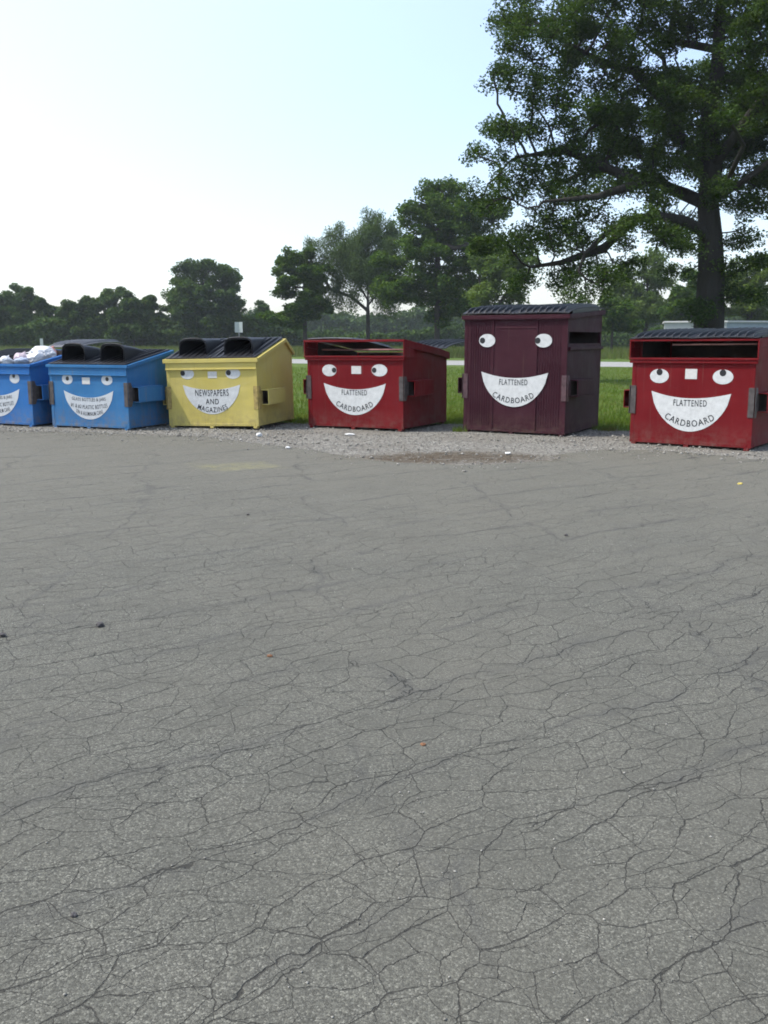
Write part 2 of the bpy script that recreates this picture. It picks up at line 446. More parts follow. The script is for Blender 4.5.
# --- middle red
sR = dict(W=1.84, D=1.74, mat=RED, loc=(-.496, 15.889, .008), rot=(0, -.4, -27.8), prof=[(0, 1.50), (1.38, 1.34), (1.74, 1.27)], slot=(1.235, 1.462),
    label='middle red flattened cardboard dumpster between the yellow and maroon ones, one lid thrown back', stiff=(), raild=.12,
    pocket=.70, eyes=[(-.484, .99, .142, .10, -.39, .994, .044), (.482, .998, .148, .10, .385, .999, .044)], sticker=(-.05, .135, .935, 1.065),
    mouth=((-.60, .775), (.60, .78), .675, .245), text=flat_text())
d, pf = make_dumpster(sR)
rib_lid('lid', d, -.90, -.02, slope(-.02, 1.512, 1.70, 1.30, bow=.02), FADEDLID, ribs=7, dome=.012)
o2 = rib_lid('open_lid', d, 0, .86, [(0, 0), (.16, .03), (.4, .042), (.7, .045), (1.1, .03), (1.45, -.02)], PLASTIC, ribs=7, dome=.004)
o2.location = (.02, 1.80, 1.33); o2.rotation_euler = (rad(5), 0, 0)
rb = MB(); rb.tube([(-.88, .42, 1.33), (.88, .42, 1.33)], .014, 8); rb.build('slot_bar', simple('sunlit_rim_pink', (.30,.13,.12), .6), d)  # added pink bar standing in for the back rim's sunlit top edge
RED1 = d
# --- maroon
sM = dict(W=1.765, D=1.74, mat=MAROON, s=.99, sz=1.01, loc=(2.08, 15.13, 0), rot=(0, 0, -30), prof=[(0, 1.895), (1.74, 2.0)], caph=.065, bandh=.075,
    label='tall dark maroon flattened cardboard dumpster with a panelled front and a side slot', waist=1.40, raild=.07,
    pocket=.76, eyes=[(-.474, 1.495, .142, .105, -.556, 1.495, .048), (.493, 1.495, .142, .105, .397, 1.495, .048)],
    mouth=((-.567, .997), (.586, .997), .905, .445), text=[("FLATTENED", 0, .838, .49, .09, .06), ("CARDBOARD", 0, .548, .74, .092, .85)],
    door=(-.366, .376, 1.68), sideslot=(.07, 1.68, 1.45, 1.63), gmat=simple('worn_maroon_steel', (.07,.035,.04), .6, .5, 14))
d, pf = make_dumpster(sM)
lpr = [(-.05, 1.905), (0, 1.925), (.12, 1.955), (.3, 1.975), (.6, 2.005), (1.1, 2.03), (1.5, 2.03), (1.77, 2.02)]
for a, b in ((-.91, -.005), (.005, .91)): rib_lid('lid', d, a, b, lpr, PLASTIC, ribs=8, dome=.012, ribh=.045, skirt=((-1,) if a < -.5 else (1,), [(0, 1.895), (1.74, 2.0)]))
# --- right red
sR2 = dict(W=1.755, D=1.52, mat=RED, s=.983, sz=1.03, loc=(4.325, 13.26, 0), rot=(0, -.4, -36.3), prof=[(0, 1.50), (1.52, 1.575)], slot=(1.245, 1.472),
    label='right-hand red flattened cardboard dumpster with eyes rolled upward, cut by the photo edge', raild=.12,
    pocket=.65, eyes=[(-.467, .99, .140, .10, -.466, 1.045, .046), (.444, .99, .142, .10, .441, 1.045, .046)], sticker=(-.09, .08, .955, 1.093),
    mouth=((-.575, .78), (.571, .765), .688, .225), text=[("FLATTENED", 0, .622, .48, .088, .06), ("CARDBOARD", 0, .338, .74, .092, .9)])
d, pf = make_dumpster(sR2)
lpr = [(-.055, 1.506), (0, 1.516), (.12, 1.535), (.3, 1.555), (.7, 1.58), (1.2, 1.60), (1.55, 1.59)]
for a, b in ((-.905, -.005), (.005, .905)): rib_lid('lid', d, a, b, lpr, PLASTIC, ribs=8, dome=.01, ribh=.042, skirt=((-1,) if a < -.5 else (1,), [(0, 1.50), (1.52, 1.575)]))
rb = MB(); rb.tube([(-.35, .16, 1.425), (.85, .12, 1.43)], .011, 8); rb.build('slot_bar', simple('worn_pink_rod', (.42,.22,.20), .6), d)
RED2 = d

# ------------------------------------------------------------------ trash bags
def bagmat(name, col):
    m, nt, b = mat(name); t = NT(nt); c = t.coord()
    n = t.noise(c, 7, 5, .7)
    t.l(t.mix(n, tuple(x*.85 for x in col), col), b.inputs['Base Color']); b.inputs['Roughness'].default_value = .35
    b.inputs['Subsurface Weight'].default_value = .0
    t.l(t.bump(t.noise(t.mapping(c, (1, 1, .4)), 16, 4, .7), .6, .03), b.inputs['Normal'])
    return m
def bag(loc, r, sc, seed, m, label, rot=(0,0,0)):
    bm = bmesh.new(); bmesh.ops.create_icosphere(bm, subdivisions=5, radius=1)
    for v in bm.verts:
        p = v.co.copy(); q = p*1.6+Vector((seed*7, seed*3, 0))
        k = 1+.16*noise.noise(q)+.10*(1-abs(noise.noise(q*2.3))*2)+.05*(1-2*abs(noise.noise(q*5)))
        neck = max(0, p.z-.72)/.28
        p = p*k; p.x *= (1-.86*neck**.6) if neck > 0 else 1; p.y *= (1-.86*neck**.6) if neck > 0 else 1; p.z += neck**2*.35
        v.co = Vector((p.x*sc[0], p.y*sc[1], p.z*sc[2]))*r
    for f in bm.faces: f.smooth = True
    me = bpy.data.meshes.new('trash_bag'); bm.to_mesh(me); bm.free()
    o = link('trash_bag', me, m); o.location = loc; o.rotation_euler = rot
    tie = MB(); pts = [(math.cos(a)*.10*r, math.sin(a)*.10*r, sc[2]*r*1.12) for a in [i*.7 for i in range(10)]]
    tie.tube(pts, .03*r, 6); tie.build('tie', m, o)
    tag(o, label, 'trash bag', 'white trash bags in the left blue dumpster'); return o
def at(px, py, Y): return Vector((lateral(px, Y), Y, height(py, Y)))
WB = bagmat('white_bag_plastic', (.64,.64,.66)); PB = bagmat('pinkish_bag_plastic', (.50,.40,.44)); BB = bagmat('bluish_bag_plastic', (.40,.46,.58))
b1 = at(41.5, 354, 17.4); bag(b1, .20, (.66, .95, 1.12), 1, WB, 'biggest white trash bag, highest on the heap in the left blue dumpster', (0, -1.5, -.1))
b2 = at(34, 358, 17.1); bag(b2, .14, (1, 1, .8), 2, WB, 'rumpled white trash bag with its tied neck sticking up, left of the biggest bag', (.3, -.5, .3))
b3 = at(21, 359, 17.1); bag(b3, .13, (1.1, 1, .8), 3, PB, 'small pinkish white trash bag lying behind the front rim of the left blue dumpster', (.2, .3, 1))
b4 = at(20, 362, 16.95); bag(b4, .12, (1.3, 1, .6), 5, BB, 'flat bluish white trash bag just above the front rim of the left blue dumpster', (0, .2, 2))
b5 = at(5, 361, 16.85); bag(b5, .10, (1, 1, .8), 6, WB, 'smallest white trash bag at the photo\'s left edge above the blue rim', (.4, .2, 2))
b6 = at(50, 353, 17.75); bag(b6, .13, (1, 1, .8), 8, bagmat('orange_bag_plastic', (.5,.2,.15)), 'reddish bag peeping out behind the biggest white trash bag', (.4, .2, 2))
b7 = at(33, 366, 17.25); bag(b7, .24, (1.3, 1, .8), 9, WB, 'white trash bag sunk deep beneath the heap in the left blue dumpster', (0, .3, .5))

# ------------------------------------------------------------------ ground
CRK_ROT = rad(-28)
def dirt_mask(t, c):
    wn = t.noise(c, 1.6, 5, .65, out=1)
    s_ = t.n('ShaderNodeVectorMath', operation='SUBTRACT'); t.l(wn, s_.inputs[0]); s_.inputs[1].default_value = (.5, .5, .5)
    k = t.n('ShaderNodeVectorMath', operation='SCALE'); t.l(s_.outputs[0], k.inputs[0]); k.inputs['Scale'].default_value = 1.1
    a = t.n('ShaderNodeVectorMath', operation='ADD'); t.l(c, a.inputs[0]); t.l(k.outputs[0], a.inputs[1])
    m = t.mapping(a.outputs[0], (1/1.75, 1/.72, 0), (0, 0, 0), (-.85/1.75, -12.15/.72, 0))
    L = t.n('ShaderNodeVectorMath', operation='LENGTH'); t.l(m, L.inputs[0])
    return t.math('MULTIPLY', t.ramp(L.outputs['Value'], [(.55, 1.0), (1.0, 0.0)]), t.ramp(t.noise(c, 6, 5, .7), [(.30, .35), (.55, 1.0)]))
def ground_mats():
    # grass base
    m, nt, b = mat('grass_ground'); t = NT(nt); c = t.coord()
    n1 = t.noise(c, .22, 5, .6); n2 = t.noise(c, 3.5, 6, .7); n3 = t.noise(t.mapping(c, (1, 1, 1)), 30, 4, .7)
    col = t.mix(t.ramp(n1, [(.35, 0.0), (.65, 1.0)]), (.070,.125,.016), (.105,.145,.028))
    col = t.mix(t.ramp(n2, [(.5, 0.0), (.75, .8)]), col, (.125,.112,.052))
    col = t.mix(t.math('MULTIPLY', n3, .5), col, (.032,.058,.012))
    t.l(col, b.inputs['Base Color']); b.inputs['Roughness'].default_value = .95; b.inputs['Specular IOR Level'].default_value = .1
    t.l(t.bump(n3, .9, .05), b.inputs['Normal'])
    G = m
    # gravel
    m, nt, b = mat('gravel'); t = NT(nt); c = t.coord()
    v = t.n('ShaderNodeTexVoronoi'); t.l(c, v.inputs['Vector']); v.inputs['Scale'].default_value = 42; v.inputs['Randomness'].default_value = 1
    vv = t.n('ShaderNodeTexVoronoi'); t.l(c, vv.inputs['Vector']); vv.inputs['Scale'].default_value = 95
    shade = t.n('ShaderNodeSeparateColor'); t.l(v.outputs['Color'], shade.inputs[0])
    col = t.ramp(shade.outputs[0], [(0, (.105,.100,.088)), (.5, (.205,.195,.172)), (1, (.34,.325,.29))])
    big = t.noise(c, .8, 5, .65)
    col = t.mix(t.ramp(big, [(.42, 0.0), (.66, .7)]), col, (.155,.14,.118))
    sep = t.noise(c, 5, 4, .6)
    col = t.mix(t.ramp(sep, [(.58, 0.0), (.72, .55)]), col, (.10,.083,.06))
    dcol = t.ramp(t.noise(c, 14, 5, .75), [(.35, (.052,.038,.024)), (.7, (.125,.098,.068))])
    col = t.mix(dirt_mask(t, c), col, dcol)
    t.l(col, b.inputs['Base Color']); b.inputs['Roughness'].default_value = .95; b.inputs['Specular IOR Level'].default_value = .15
    h = t.math('ADD', t.math('MULTIPLY', v.outputs['Distance'], -1.0), t.math('MULTIPLY', vv.outputs['Distance'], -.5))
    t.l(t.bump(h, .9, .025), b.inputs['Normal'])
    GR = m
    # dirt
    m, nt, b = mat('packed_dirt'); t = NT(nt); c = t.coord()
    n = t.noise(c, 6, 7, .75); n2 = t.noise(c, 60, 3, .7)
    col = t.ramp(n, [(.3, (.060,.046,.030)), (.55, (.098,.076,.050)), (.75, (.15,.122,.09))])
    col = t.mix(t.ramp(n2, [(.6, 0.0), (.7, .6)]), col, (.21,.20,.175))
    t.l(col, b.inputs['Base Color']); b.inputs['Roughness'].default_value = .95
    t.l(t.bump(t.math('ADD', n, n2), .7, .015), b.inputs['Normal'])
    DI = m
    # asphalt with cracks
    m, nt, b = mat('cracked_asphalt'); t = NT(nt); c = t.coord()
    n_agg = t.n('ShaderNodeTexVoronoi'); t.l(c, n_agg.inputs['Vector']); n_agg.inputs['Scale'].default_value = 210
    sc_ = t.n('ShaderNodeSeparateColor'); t.l(n_agg.outputs['Color'], sc_.inputs[0])
    agg = t.ramp(sc_.outputs[0], [(0, (.034,.034,.029)), (.5, (.076,.075,.064)), (.85, (.120,.118,.102)), (.96, (.26,.255,.225))])
    n_a2 = t.n('ShaderNodeTexVoronoi'); t.l(c, n_a2.inputs['Vector']); n_a2.inputs['Scale'].default_value = 420
    s2 = t.n('ShaderNodeSeparateColor'); t.l(n_a2.outputs['Color'], s2.inputs[0])
    agg = t.mix(.35, agg, t.ramp(s2.outputs[1], [(0, .03), (.6, .075), (1, .16)]))
    grain = t.noise(c, 92, 3, .85)
    agg = t.mix(t.ramp(grain, [(.37, .9), (.50, 0.0)]), agg, (.036,.036,.031))
    agg = t.mix(t.ramp(grain, [(.52, 0.0), (.66, .7)]), agg, (.150,.148,.127))
    big = t.noise(c, .35, 6, .62); mid = t.noise(c, 2.2, 5, .6)
    agg = t.mix(t.ramp(big, [(.38, 0.0), (.68, .55)]), agg, (.106,.100,.086))
    agg = t.mix(t.ramp(mid, [(.42, 0.0), (.72, .55)]), agg, (.062,.061,.054))
    sepx = t.n('ShaderNodeSeparateXYZ'); t.l(c, sepx.inputs[0])
    far = t.n('ShaderNodeMapRange'); t.l(t.math('ADD', sepx.outputs[1], t.math('MULTIPLY', big, 3.0)), far.inputs[0]); far.inputs[1].default_value = 5; far.inputs[2].default_value = 14
    agg = t.mix(t.math('MULTIPLY', far.outputs[0], .55), agg, (.130,.121,.103))   # dust from the gravel
    # warp
    w1 = t.noise(c, 1.1, 4, .6, out=1); w2 = t.noise(c, 9.0, 4, .65, out=1)
    def warp(vec, wc, amt):
        s = t.n('ShaderNodeVectorMath', operation='SUBTRACT'); t.l(wc, s.inputs[0]); s.inputs[1].default_value = (.5, .5, .5)
        k = t.n('ShaderNodeVectorMath', operation='SCALE'); t.l(s.outputs[0], k.inputs[0]); k.inputs['Scale'].default_value = amt
        a = t.n('ShaderNodeVectorMath', operation='ADD'); t.l(vec, a.inputs[0]); t.l(k.outputs[0], a.inputs[1]); return a.outputs[0]
    wc = warp(warp(c, w1, .22), w2, .05)
    flat = t.n('ShaderNodeVectorMath', operation='MULTIPLY'); t.l(wc, flat.inputs[0]); flat.inputs[1].default_value = (1, 1, 0); wc = flat.outputs[0]
    def cracks(scale, width, stretch, rot, loc):
        mp = t.mapping(t.mapping(wc, (1, 1, 1), (0, 0, -rot)), (scale, scale*stretch, scale), (0, 0, 0), loc)
        v = t.n('ShaderNodeTexVoronoi', feature='DISTANCE_TO_EDGE', voronoi_dimensions='2D'); t.l(mp, v.inputs['Vector']); v.inputs['Scale'].default_value = 1
        wn = t.noise(c, 3.1, 4, .7)
        ww = t.math('MULTIPLY', t.ramp(wn, [(.36, .25), (.68, 1.15)]), width*scale*stretch)
        # the cracks running the long way stay the wide ones: narrow those that run across
        v2 = t.n('ShaderNodeTexVoronoi', feature='DISTANCE_TO_EDGE', voronoi_dimensions='2D'); t.l(t.mapping(mp, (1, 1, 1), (0, 0, 0), (.01, 0, 0)), v2.inputs['Vector']); v2.inputs['Scale'].default_value = 1
        g = t.math('MINIMUM', t.math('ABSOLUTE', t.math('DIVIDE', t.math('SUBTRACT', v2.outputs['Distance'], v.outputs['Distance']), .01)), 1.0)
        ww = t.math('MULTIPLY', ww, t.math('SUBTRACT', 1.0, t.math('MULTIPLY', g, .62)))
        r = t.math('DIVIDE', v.outputs['Distance'], ww)
        return t.math('SUBTRACT', 1.0, t.math('MINIMUM', r, 1.0)), v.outputs['Distance']
    def long_cracks(spacing, width, rot, amp, seed):
        # long wandering cracks that run roughly one way, broken into stretches
        q = t.mapping(wc, (1, 1, 1), (0, 0, -rot), (seed, seed*.7, 0))
        sx = t.n('ShaderNodeSeparateXYZ'); t.l(q, sx.inputs[0])
        wob = t.noise(t.mapping(q, (.55, 1.0, 1)), 1.3, 5, .55)
        y_ = t.math('ADD', sx.outputs[1], t.math('MULTIPLY', t.math('SUBTRACT', wob, .5), amp))
        fr = t.math('FRACT', t.math('DIVIDE', y_, spacing))
        dm = t.math('MULTIPLY', t.math('ABSOLUTE', t.math('SUBTRACT', fr, .5)), spacing)
        on_ = t.ramp(t.noise(t.mapping(q, (.8, 2.4, 1), (0, 0, 0), (seed, 3, 0)), 1.0, 3, .55), [(.44, 0.0), (.53, 1.0)])
        wn = t.noise(c, 5.0, 4, .7)
        ww = t.math('MULTIPLY', t.math('MULTIPLY', t.ramp(wn, [(.32, .35), (.70, 1.0)]), t.math('ADD', on_, .0001)), width)
        r = t.math('DIVIDE', dm, ww)
        return t.math('MULTIPLY', t.math('SUBTRACT', 1.0, t.math('MINIMUM', r, 1.0)), on_), dm
    ca, d1 = long_cracks(.60, .0046, rad(37), .60, 1.3)
    cb, db = long_cracks(.46, .0033, rad(31), .55, 7.1)
    cc, dc = long_cracks(1.7, .0042, rad(98), 1.3, 4.4)
    c1 = t.math('MAXIMUM', ca, t.math('MAXIMUM', cb, cc))
    c2, d2 = cracks(3.9, .0050, 1.5, rad(37), (.3, .9, 0))
    c3, d3 = cracks(6.6, .0026, 1.4, rad(33), (1.3, .2, 0))
    mk = t.noise(t.mapping(c, (1, 1, 1), (0, 0, 0), (4.0, 2.0, 0)), .75, 3, .55)
    m2 = t.ramp(mk, [(.34, .15), (.52, 1.0)]); m3 = t.ramp(t.noise(c, 1.3, 3, .6), [(.40, 0.0), (.56, .85)])
    nearm = t.n('ShaderNodeMapRange'); t.l(sepx.outputs[1], nearm.inputs[0]); nearm.inputs[1].default_value = 7.5; nearm.inputs[2].default_value = 2.6
    nearm.inputs[3].default_value = .45
    m2 = t.math('MAXIMUM', t.math('MULTIPLY', m2, nearm.outputs[0]), t.math('MULTIPLY', m2, .3))
    m3 = t.math('MULTIPLY', m3, nearm.outputs[0])
    # the worst alligator cracking is near the lot's left front
    lf = t.n('ShaderNodeMapRange', interpolation_type='SMOOTHSTEP'); t.l(t.math('ADD', t.math('ADD', sepx.outputs[0], t.math('MULTIPLY', sepx.outputs[1], .22)), t.math('MULTIPLY', mk, 1.2)), lf.inputs[0]); lf.inputs[1].default_value = 1.9; lf.inputs[2].default_value = .9
    lfn = t.math('MULTIPLY', lf.outputs[0], nearm.outputs[0])
    m2 = t.math('MAXIMUM', m2, lfn); m3 = t.math('MAXIMUM', m3, t.math('MULTIPLY', lfn, .75))
    ck = t.math('MAXIMUM', t.math('MULTIPLY', c1, .95), t.math('MAXIMUM', t.math('MULTIPLY', c2, m2), t.math('MULTIPLY', c3, m3)))
    ckm = t.ramp(ck, [(.02, 0.0), (.5, 1.0)])
    # grime halo beside the long cracks
    halo = t.ramp(t.math('DIVIDE', t.math('MINIMUM', d1, dc), .06), [(0, .55), (1, 0.0)])
    halo = t.math('MULTIPLY', halo, t.ramp(t.noise(c, 1.2, 3, .6), [(.42, 0.0), (.62, 1.0)]))
    col = t.mix(halo, agg, (.054,.053,.052))
    # dark crack colour: dirt in the gaps together with their shade, painted in
    col = t.mix(t.math('MULTIPLY', ckm, .72), col, (.016,.015,.014))
    # pale yellowish spill
    sp = t.n('ShaderNodeVectorMath', operation='DISTANCE')
    wsp = warp(c, t.noise(c, 1.5, 4, .6, out=1), 1.3)
    ms = t.mapping(wsp, (.9, 1.25, 1), (0, 0, 0), (0, 0, 0)); t.l(ms, sp.inputs[0]); sp.inputs[1].default_value = (-1.83*.9, 11.3*1.25, 0)
    spm = t.math('MULTIPLY', t.ramp(sp.outputs['Value'], [(.25, 1.0), (.62, 0.0)]), t.ramp(t.noise(c, 7, 5, .7), [(.38, .05), (.6, .5)]))
    col = t.mix(spm, col, (.19,.18,.085))
    dcol = t.ramp(t.noise(c, 14, 5, .75), [(.35, (.055,.042,.027)), (.7, (.13,.103,.073))])
    col = t.mix(t.math('MULTIPLY', dirt_mask(t, c), .9), col, dcol)
    col = t.mix(1.0, col, (1.03, 1.03, .975), 'MULTIPLY')
    # oil spots
    on = t.noise(c, .9, 2, .5)
    vs_ = t.n('ShaderNodeTexVoronoi'); t.l(wc, vs_.inputs['Vector']); vs_.inputs['Scale'].default_value = 1.6
    spot = t.ramp(vs_.outputs['Distance'], [(.03, .6), (.06, 0.0)])
    col = t.mix(t.math('MULTIPLY', spot, t.ramp(on, [(.5, 0.0), (.6, .9)])), col, (.022,.022,.024))
    t.l(col, b.inputs['Base Color']); b.inputs['Roughness'].default_value = .88; b.inputs['Specular IOR Level'].default_value = .25
    hh = t.math('SUBTRACT', t.math('ADD', t.math('MULTIPLY', n_agg.outputs['Distance'], -.35), t.math('MULTIPLY', mid, .6)), t.math('MULTIPLY', ckm, 2.2))
    t.l(t.bump(hh, .7, .006), b.inputs['Normal'])
    AS = m
    m, nt, b = mat('pale_road'); t = NT(nt); c = t.coord()
    n = t.noise(c, 1.2, 6, .7)
    t.l(t.ramp(n, [(.3, (.20,.195,.185)), (.7, (.26,.255,.24))]), b.inputs['Base Color']); b.inputs['Roughness'].default_value = .9
    return G, GR, DI, AS, m
G_, GR_, DI_, AS_, RO_ = ground_mats()
def sheet(name, poly, z, m, ragged=0.0, seed=0, step=.25, inner=None):
    """flat sheet with a ragged outline"""
    pts = []
    rn = random.Random(seed)
    for i in range(len(poly)):
        a = Vector(poly[i]); b = Vector(poly[(i+1) % len(poly)]); L = (b-a).length
        n = max(1, int(L/step)) if ragged and L < 60 else 1
        nr = Vector((-(b-a).y, (b-a).x)).normalized()
        for k in range(n):
            p = a+(b-a)*k/n
            if ragged: p = p + nr*ragged*(noise.noise(Vector((p.x*.9, p.y*.9, seed)))*2+noise.noise(Vector((p.x*3.3, p.y*3.3, seed)))*.9)
            pts.append((p.x, p.y, z))
    bm = bmesh.new(); vs = [bm.verts.new(p) for p in pts]; f = bm.faces.new(vs)
    if f.normal.z < 0: f.normal_flip()
    bm.normal_update()
    bmesh.ops.triangulate(bm, faces=bm.faces[:])
    me = bpy.data.meshes.new(name); bm.to_mesh(me); bm.free()
    for p in me.polygons:
        if p.normal.z < 0: p.flip()
    return tag(link(name, me, m), kind='structure')
sheet('ground', [(-900, -60), (900, -60), (900, 1500), (-900, 1500)], 0.0, G_)
back_edge = [(9.5, 13.2), (7.2, 14.5), (5.3, 15.5), (3.85, 15.75), (2.6, 16.7), (1.3, 16.95), (.2, 17.2), (-1.5, 17.1), (-3, 17.9), (-5, 18.5), (-8, 19.2), (-16, 21.5)]
sheet('gravel_strip', [(-16, 10), (12, 10), (12, 12.5)] + back_edge, .004, GR_, .14, 1)
front = [gnd(*q) for q in [(-60, 431), (0, 431.5), (60, 432), (120, 434), (180, 436), (240, 441), (290, 447), (340, 455), (400, 462), (460, 466), (520, 463), (556, 459), (566, 454), (600, 451), (650, 451), (700, 454), (768, 460), (860, 466)]]
sheet('parking_lot', [(-14, 17.2)] + [(-9.5, 16.2)] + front + [(9, 10.8), (14, 8.5), (14, -6), (-14, -6)], .008, AS_, .09, 2, step=.15)
# road
def P(px, Y): return (lateral(px, Y), Y)
ra = Vector((-6.3, 60.0)); rb_ = Vector((14.0, 51.9)); dr = (rb_-ra).normalized(); nr = Vector((-dr.y, dr.x))
r0 = ra-dr*300; r1 = ra+dr*260; r2 = r1+nr*11.5; r3 = r0+nr*11.5
me = bpy.data.meshes.new('road'); me.from_pydata([(r0.x, r0.y, .006), (r1.x, r1.y, .006), (r2.x, r2.y, .006), (r3.x, r3.y, .006)], [], [(0,1,2,3)])
tag(link('road', me, RO_), kind='structure')

# ------------------------------------------------------------------ loose stones (gravel) as one uncountable thing, and grass
def front_at(x):
    for (x0, y0), (x1, y1) in zip(front, front[1:]):
        if x0 <= x <= x1: return y0+(y1-y0)*(x-x0)/(x1-x0)
    return 16 if x < 0 else 12
def back_at(x):
    be = back_edge[::-1]
    for (x0, y0), (x1, y1) in zip(be, be[1:]):
        if x0 <= x <= x1: return y0+(y1-y0)*(x-x0)/(x1-x0)
    return 16
OC = np.array([(1,0,0),(0,1,0),(-1,0,0),(0,-1,0),(0,0,1),(0,0,-1)], float)
OT = np.array([(0,1,4),(1,2,4),(2,3,4),(3,0,4),(1,0,5),(2,1,5),(3,2,5),(0,3,5)])
def stones(name, pts, sizes, m, label=None, **kw):
    n = len(pts); V = np.repeat(OC[None], n, 0)*RNG.uniform(.6, 1.2, (n, 6, 1))
    ang = RNG.uniform(0, 6.28, n); c, s = np.cos(ang)[:, None], np.sin(ang)[:, None]
    x = V[..., 0]*c-V[..., 1]*s; y = V[..., 0]*s+V[..., 1]*c
    V = np.stack([x*sizes[:, None], y*sizes[:, None], V[..., 2]*sizes[:, None]*.62], -1)+np.asarray(pts)[:, None]
    T = (OT[None]+(np.arange(n)*6)[:, None, None]).reshape(-1, 3)
    me = np_mesh(name, V.reshape(-1, 3), tris=T)
    return tag(link(name, me, m), label, **kw)
pts = []; sz = []
for _ in range(17000):
    x = random.uniform(-9, 7.5); f0, b0 = front_at(x), back_at(x)
    u = random.random(); y = f0+.1-abs(random.gauss(0, .45)) if random.random() < .12 else f0-.25+(b0-f0+.3)*u
    if y < f0 and random.random() < .5: continue
    if -.9 < x < 2.7 and y < 12.75+.1*x and random.random() < .55: continue
    s_ = random.uniform(.005, .016) if random.random() < .95 else random.uniform(.02, .032)
    pts.append((x, y, .010+s_*.2)); sz.append(s_)
m, nt, b = mat('loose_stone'); t = NT(nt); c = t.coord()
wn = t.n('ShaderNodeTexVoronoi'); t.l(c, wn.inputs['Vector']); wn.inputs['Scale'].default_value = 25
sp_ = t.n('ShaderNodeSeparateColor'); t.l(wn.outputs['Color'], sp_.inputs[0])
t.l(t.ramp(sp_.outputs[0], [(0, (.10,.094,.082)), (.5, (.205,.194,.170)), (1, (.37,.352,.315))]), b.inputs['Base Color']); b.inputs['Roughness'].default_value = .9
STONE = m
stones('gravel', pts, np.array(sz), STONE, 'pale grey crushed gravel strewn along the dumpster feet', cat='gravel', kind='stuff')
# grit on the asphalt
pts = []; sz = []
for _ in range(2600):
    x = random.uniform(-5, 5); y = 1.6+11*random.random()**1.3; s_ = random.uniform(.0018, .006)
    pts.append((x, y, .009+s_*.3)); sz.append(s_)
stones('grit', pts, np.array(sz), STONE, 'scattered grit on the cracked asphalt', cat='grit', kind='stuff')

def blades(name, n, region, hmin, hmax, w, m, label, cat='grass'):
    P0 = []
    while len(P0) < n:
        p = region()
        if p: P0.append(p)
    P0 = np.array(P0); n = len(P0); a = RNG.uniform(0, 6.28, n); h = RNG.uniform(hmin, hmax, n); lean = RNG.uniform(.1, .5, n)*h; la = RNG.uniform(0, 6.28, n)
    dx, dy = np.cos(a)*w, np.sin(a)*w
    B0 = P0+np.stack([dx, dy, 0*dx], 1); B1 = P0-np.stack([dx, dy, 0*dx], 1)
    Tp = P0+np.stack([np.cos(la)*lean, np.sin(la)*lean, h], 1)
    V = np.stack([B0, B1, Tp], 1).reshape(-1, 3); T = np.arange(3*n).reshape(-1, 3)
    return tag(link(name, np_mesh(name, V, tris=T), m), label, cat=cat, kind='stuff')
def leafmat(name, c1, c2, c3, trans=.35, rough=.7, scale=1.3):
    m, nt, b = mat(name); t = NT(nt); c = t.coord()
    n = t.noise(c, scale, 3, .6); n2 = t.noise(c, scale*9, 2, .6)
    col = t.mix(t.ramp(n, [(.38, 0.0), (.62, 1.0)]), c1, c2); col = t.mix(t.ramp(n2, [(.5, 0.0), (.72, .8)]), col, c3)
    t.l(col, b.inputs['Base Color']); b.inputs['Roughness'].default_value = rough; b.inputs['Specular IOR Level'].default_value = .12
    tr = t.n('ShaderNodeBsdfTranslucent'); t.l(t.mix(1.0, col, (1.25, 1.3, .6), 'MULTIPLY'), tr.inputs[0])
    ms = t.n('ShaderNodeMixShader'); ms.inputs[0].default_value = trans
    t.l(b.outputs[0], ms.inputs[1]); t.l(tr.outputs[0], ms.inputs[2])
    t.l(ms.outputs[0], nt.nodes['Material Output'].inputs[0])
    return m
GRASSM = leafmat('grass_blades', (.085,.14,.018), (.125,.165,.03), (.15,.145,.055), .3, .7, .4)
def reg_near():
    x = random.uniform(-8, 8); y = back_at(x)-.15+abs(random.gauss(0, 1))*1.6
    return (x, y, 0)
blades('grass', 26000, reg_near, .03, .10, .004, GRASSM, 'short mown grass right behind the gravel strip')
def reg_mid():
    y = 17+34*random.random()**1.5; x = random.uniform(-.22, .42)*y
    if y < back_at(max(-15, min(9, x)))+.2: return None
    return (x, y, 0)
blades('grass', 60000, reg_mid, .04, .11, .012, GRASSM, 'mown grass between the dumpsters and the road')
TALL = leafmat('tall_grass_blades', (.08,.12,.024), (.11,.13,.036), (.16,.145,.07), .3, .7, .3)
def reg_tall():
    s = random.uniform(-70, 60); k = 19+random.random()*34
    p = ra+dr*s+nr*k
    return (p.x, p.y, 0)
blades('tall_grass', 60000, reg_tall, .35, .95, .03, TALL, 'tall unmown grass beyond the road')
# weeds at the dumpster feet
for (px, py, nb, r, lab) in [(459, 432, 90, .14, 'small weed tuft at the left front foot of the maroon dumpster'), (606, 431, 160, .22, 'dry weed clump behind the maroon dumpster\'s right rear corner'), (300, 423, 120, .2, 'grass tuft beside the right rear corner of the yellow dumpster')]:
    x, y = gnd(px, py); mbw = MB()
    for _ in range(nb):
        a = random.uniform(0, 6.28); q = random.uniform(0, r); h = random.uniform(.04, .13); w = .006
        bx_, by_ = q*math.cos(a), q*math.sin(a); l = random.uniform(-.05, .05)
        mbw.add([(bx_-w, by_, 0), (bx_+w, by_, 0), (bx_+l, by_+random.uniform(-.04, .04), h)], [(0, 1, 2)])
    o = mbw.build('weed', GRASSM if px != 606 else TALL, fixn=False); o.location = (x, y, .012); tag(o, lab, 'weed')

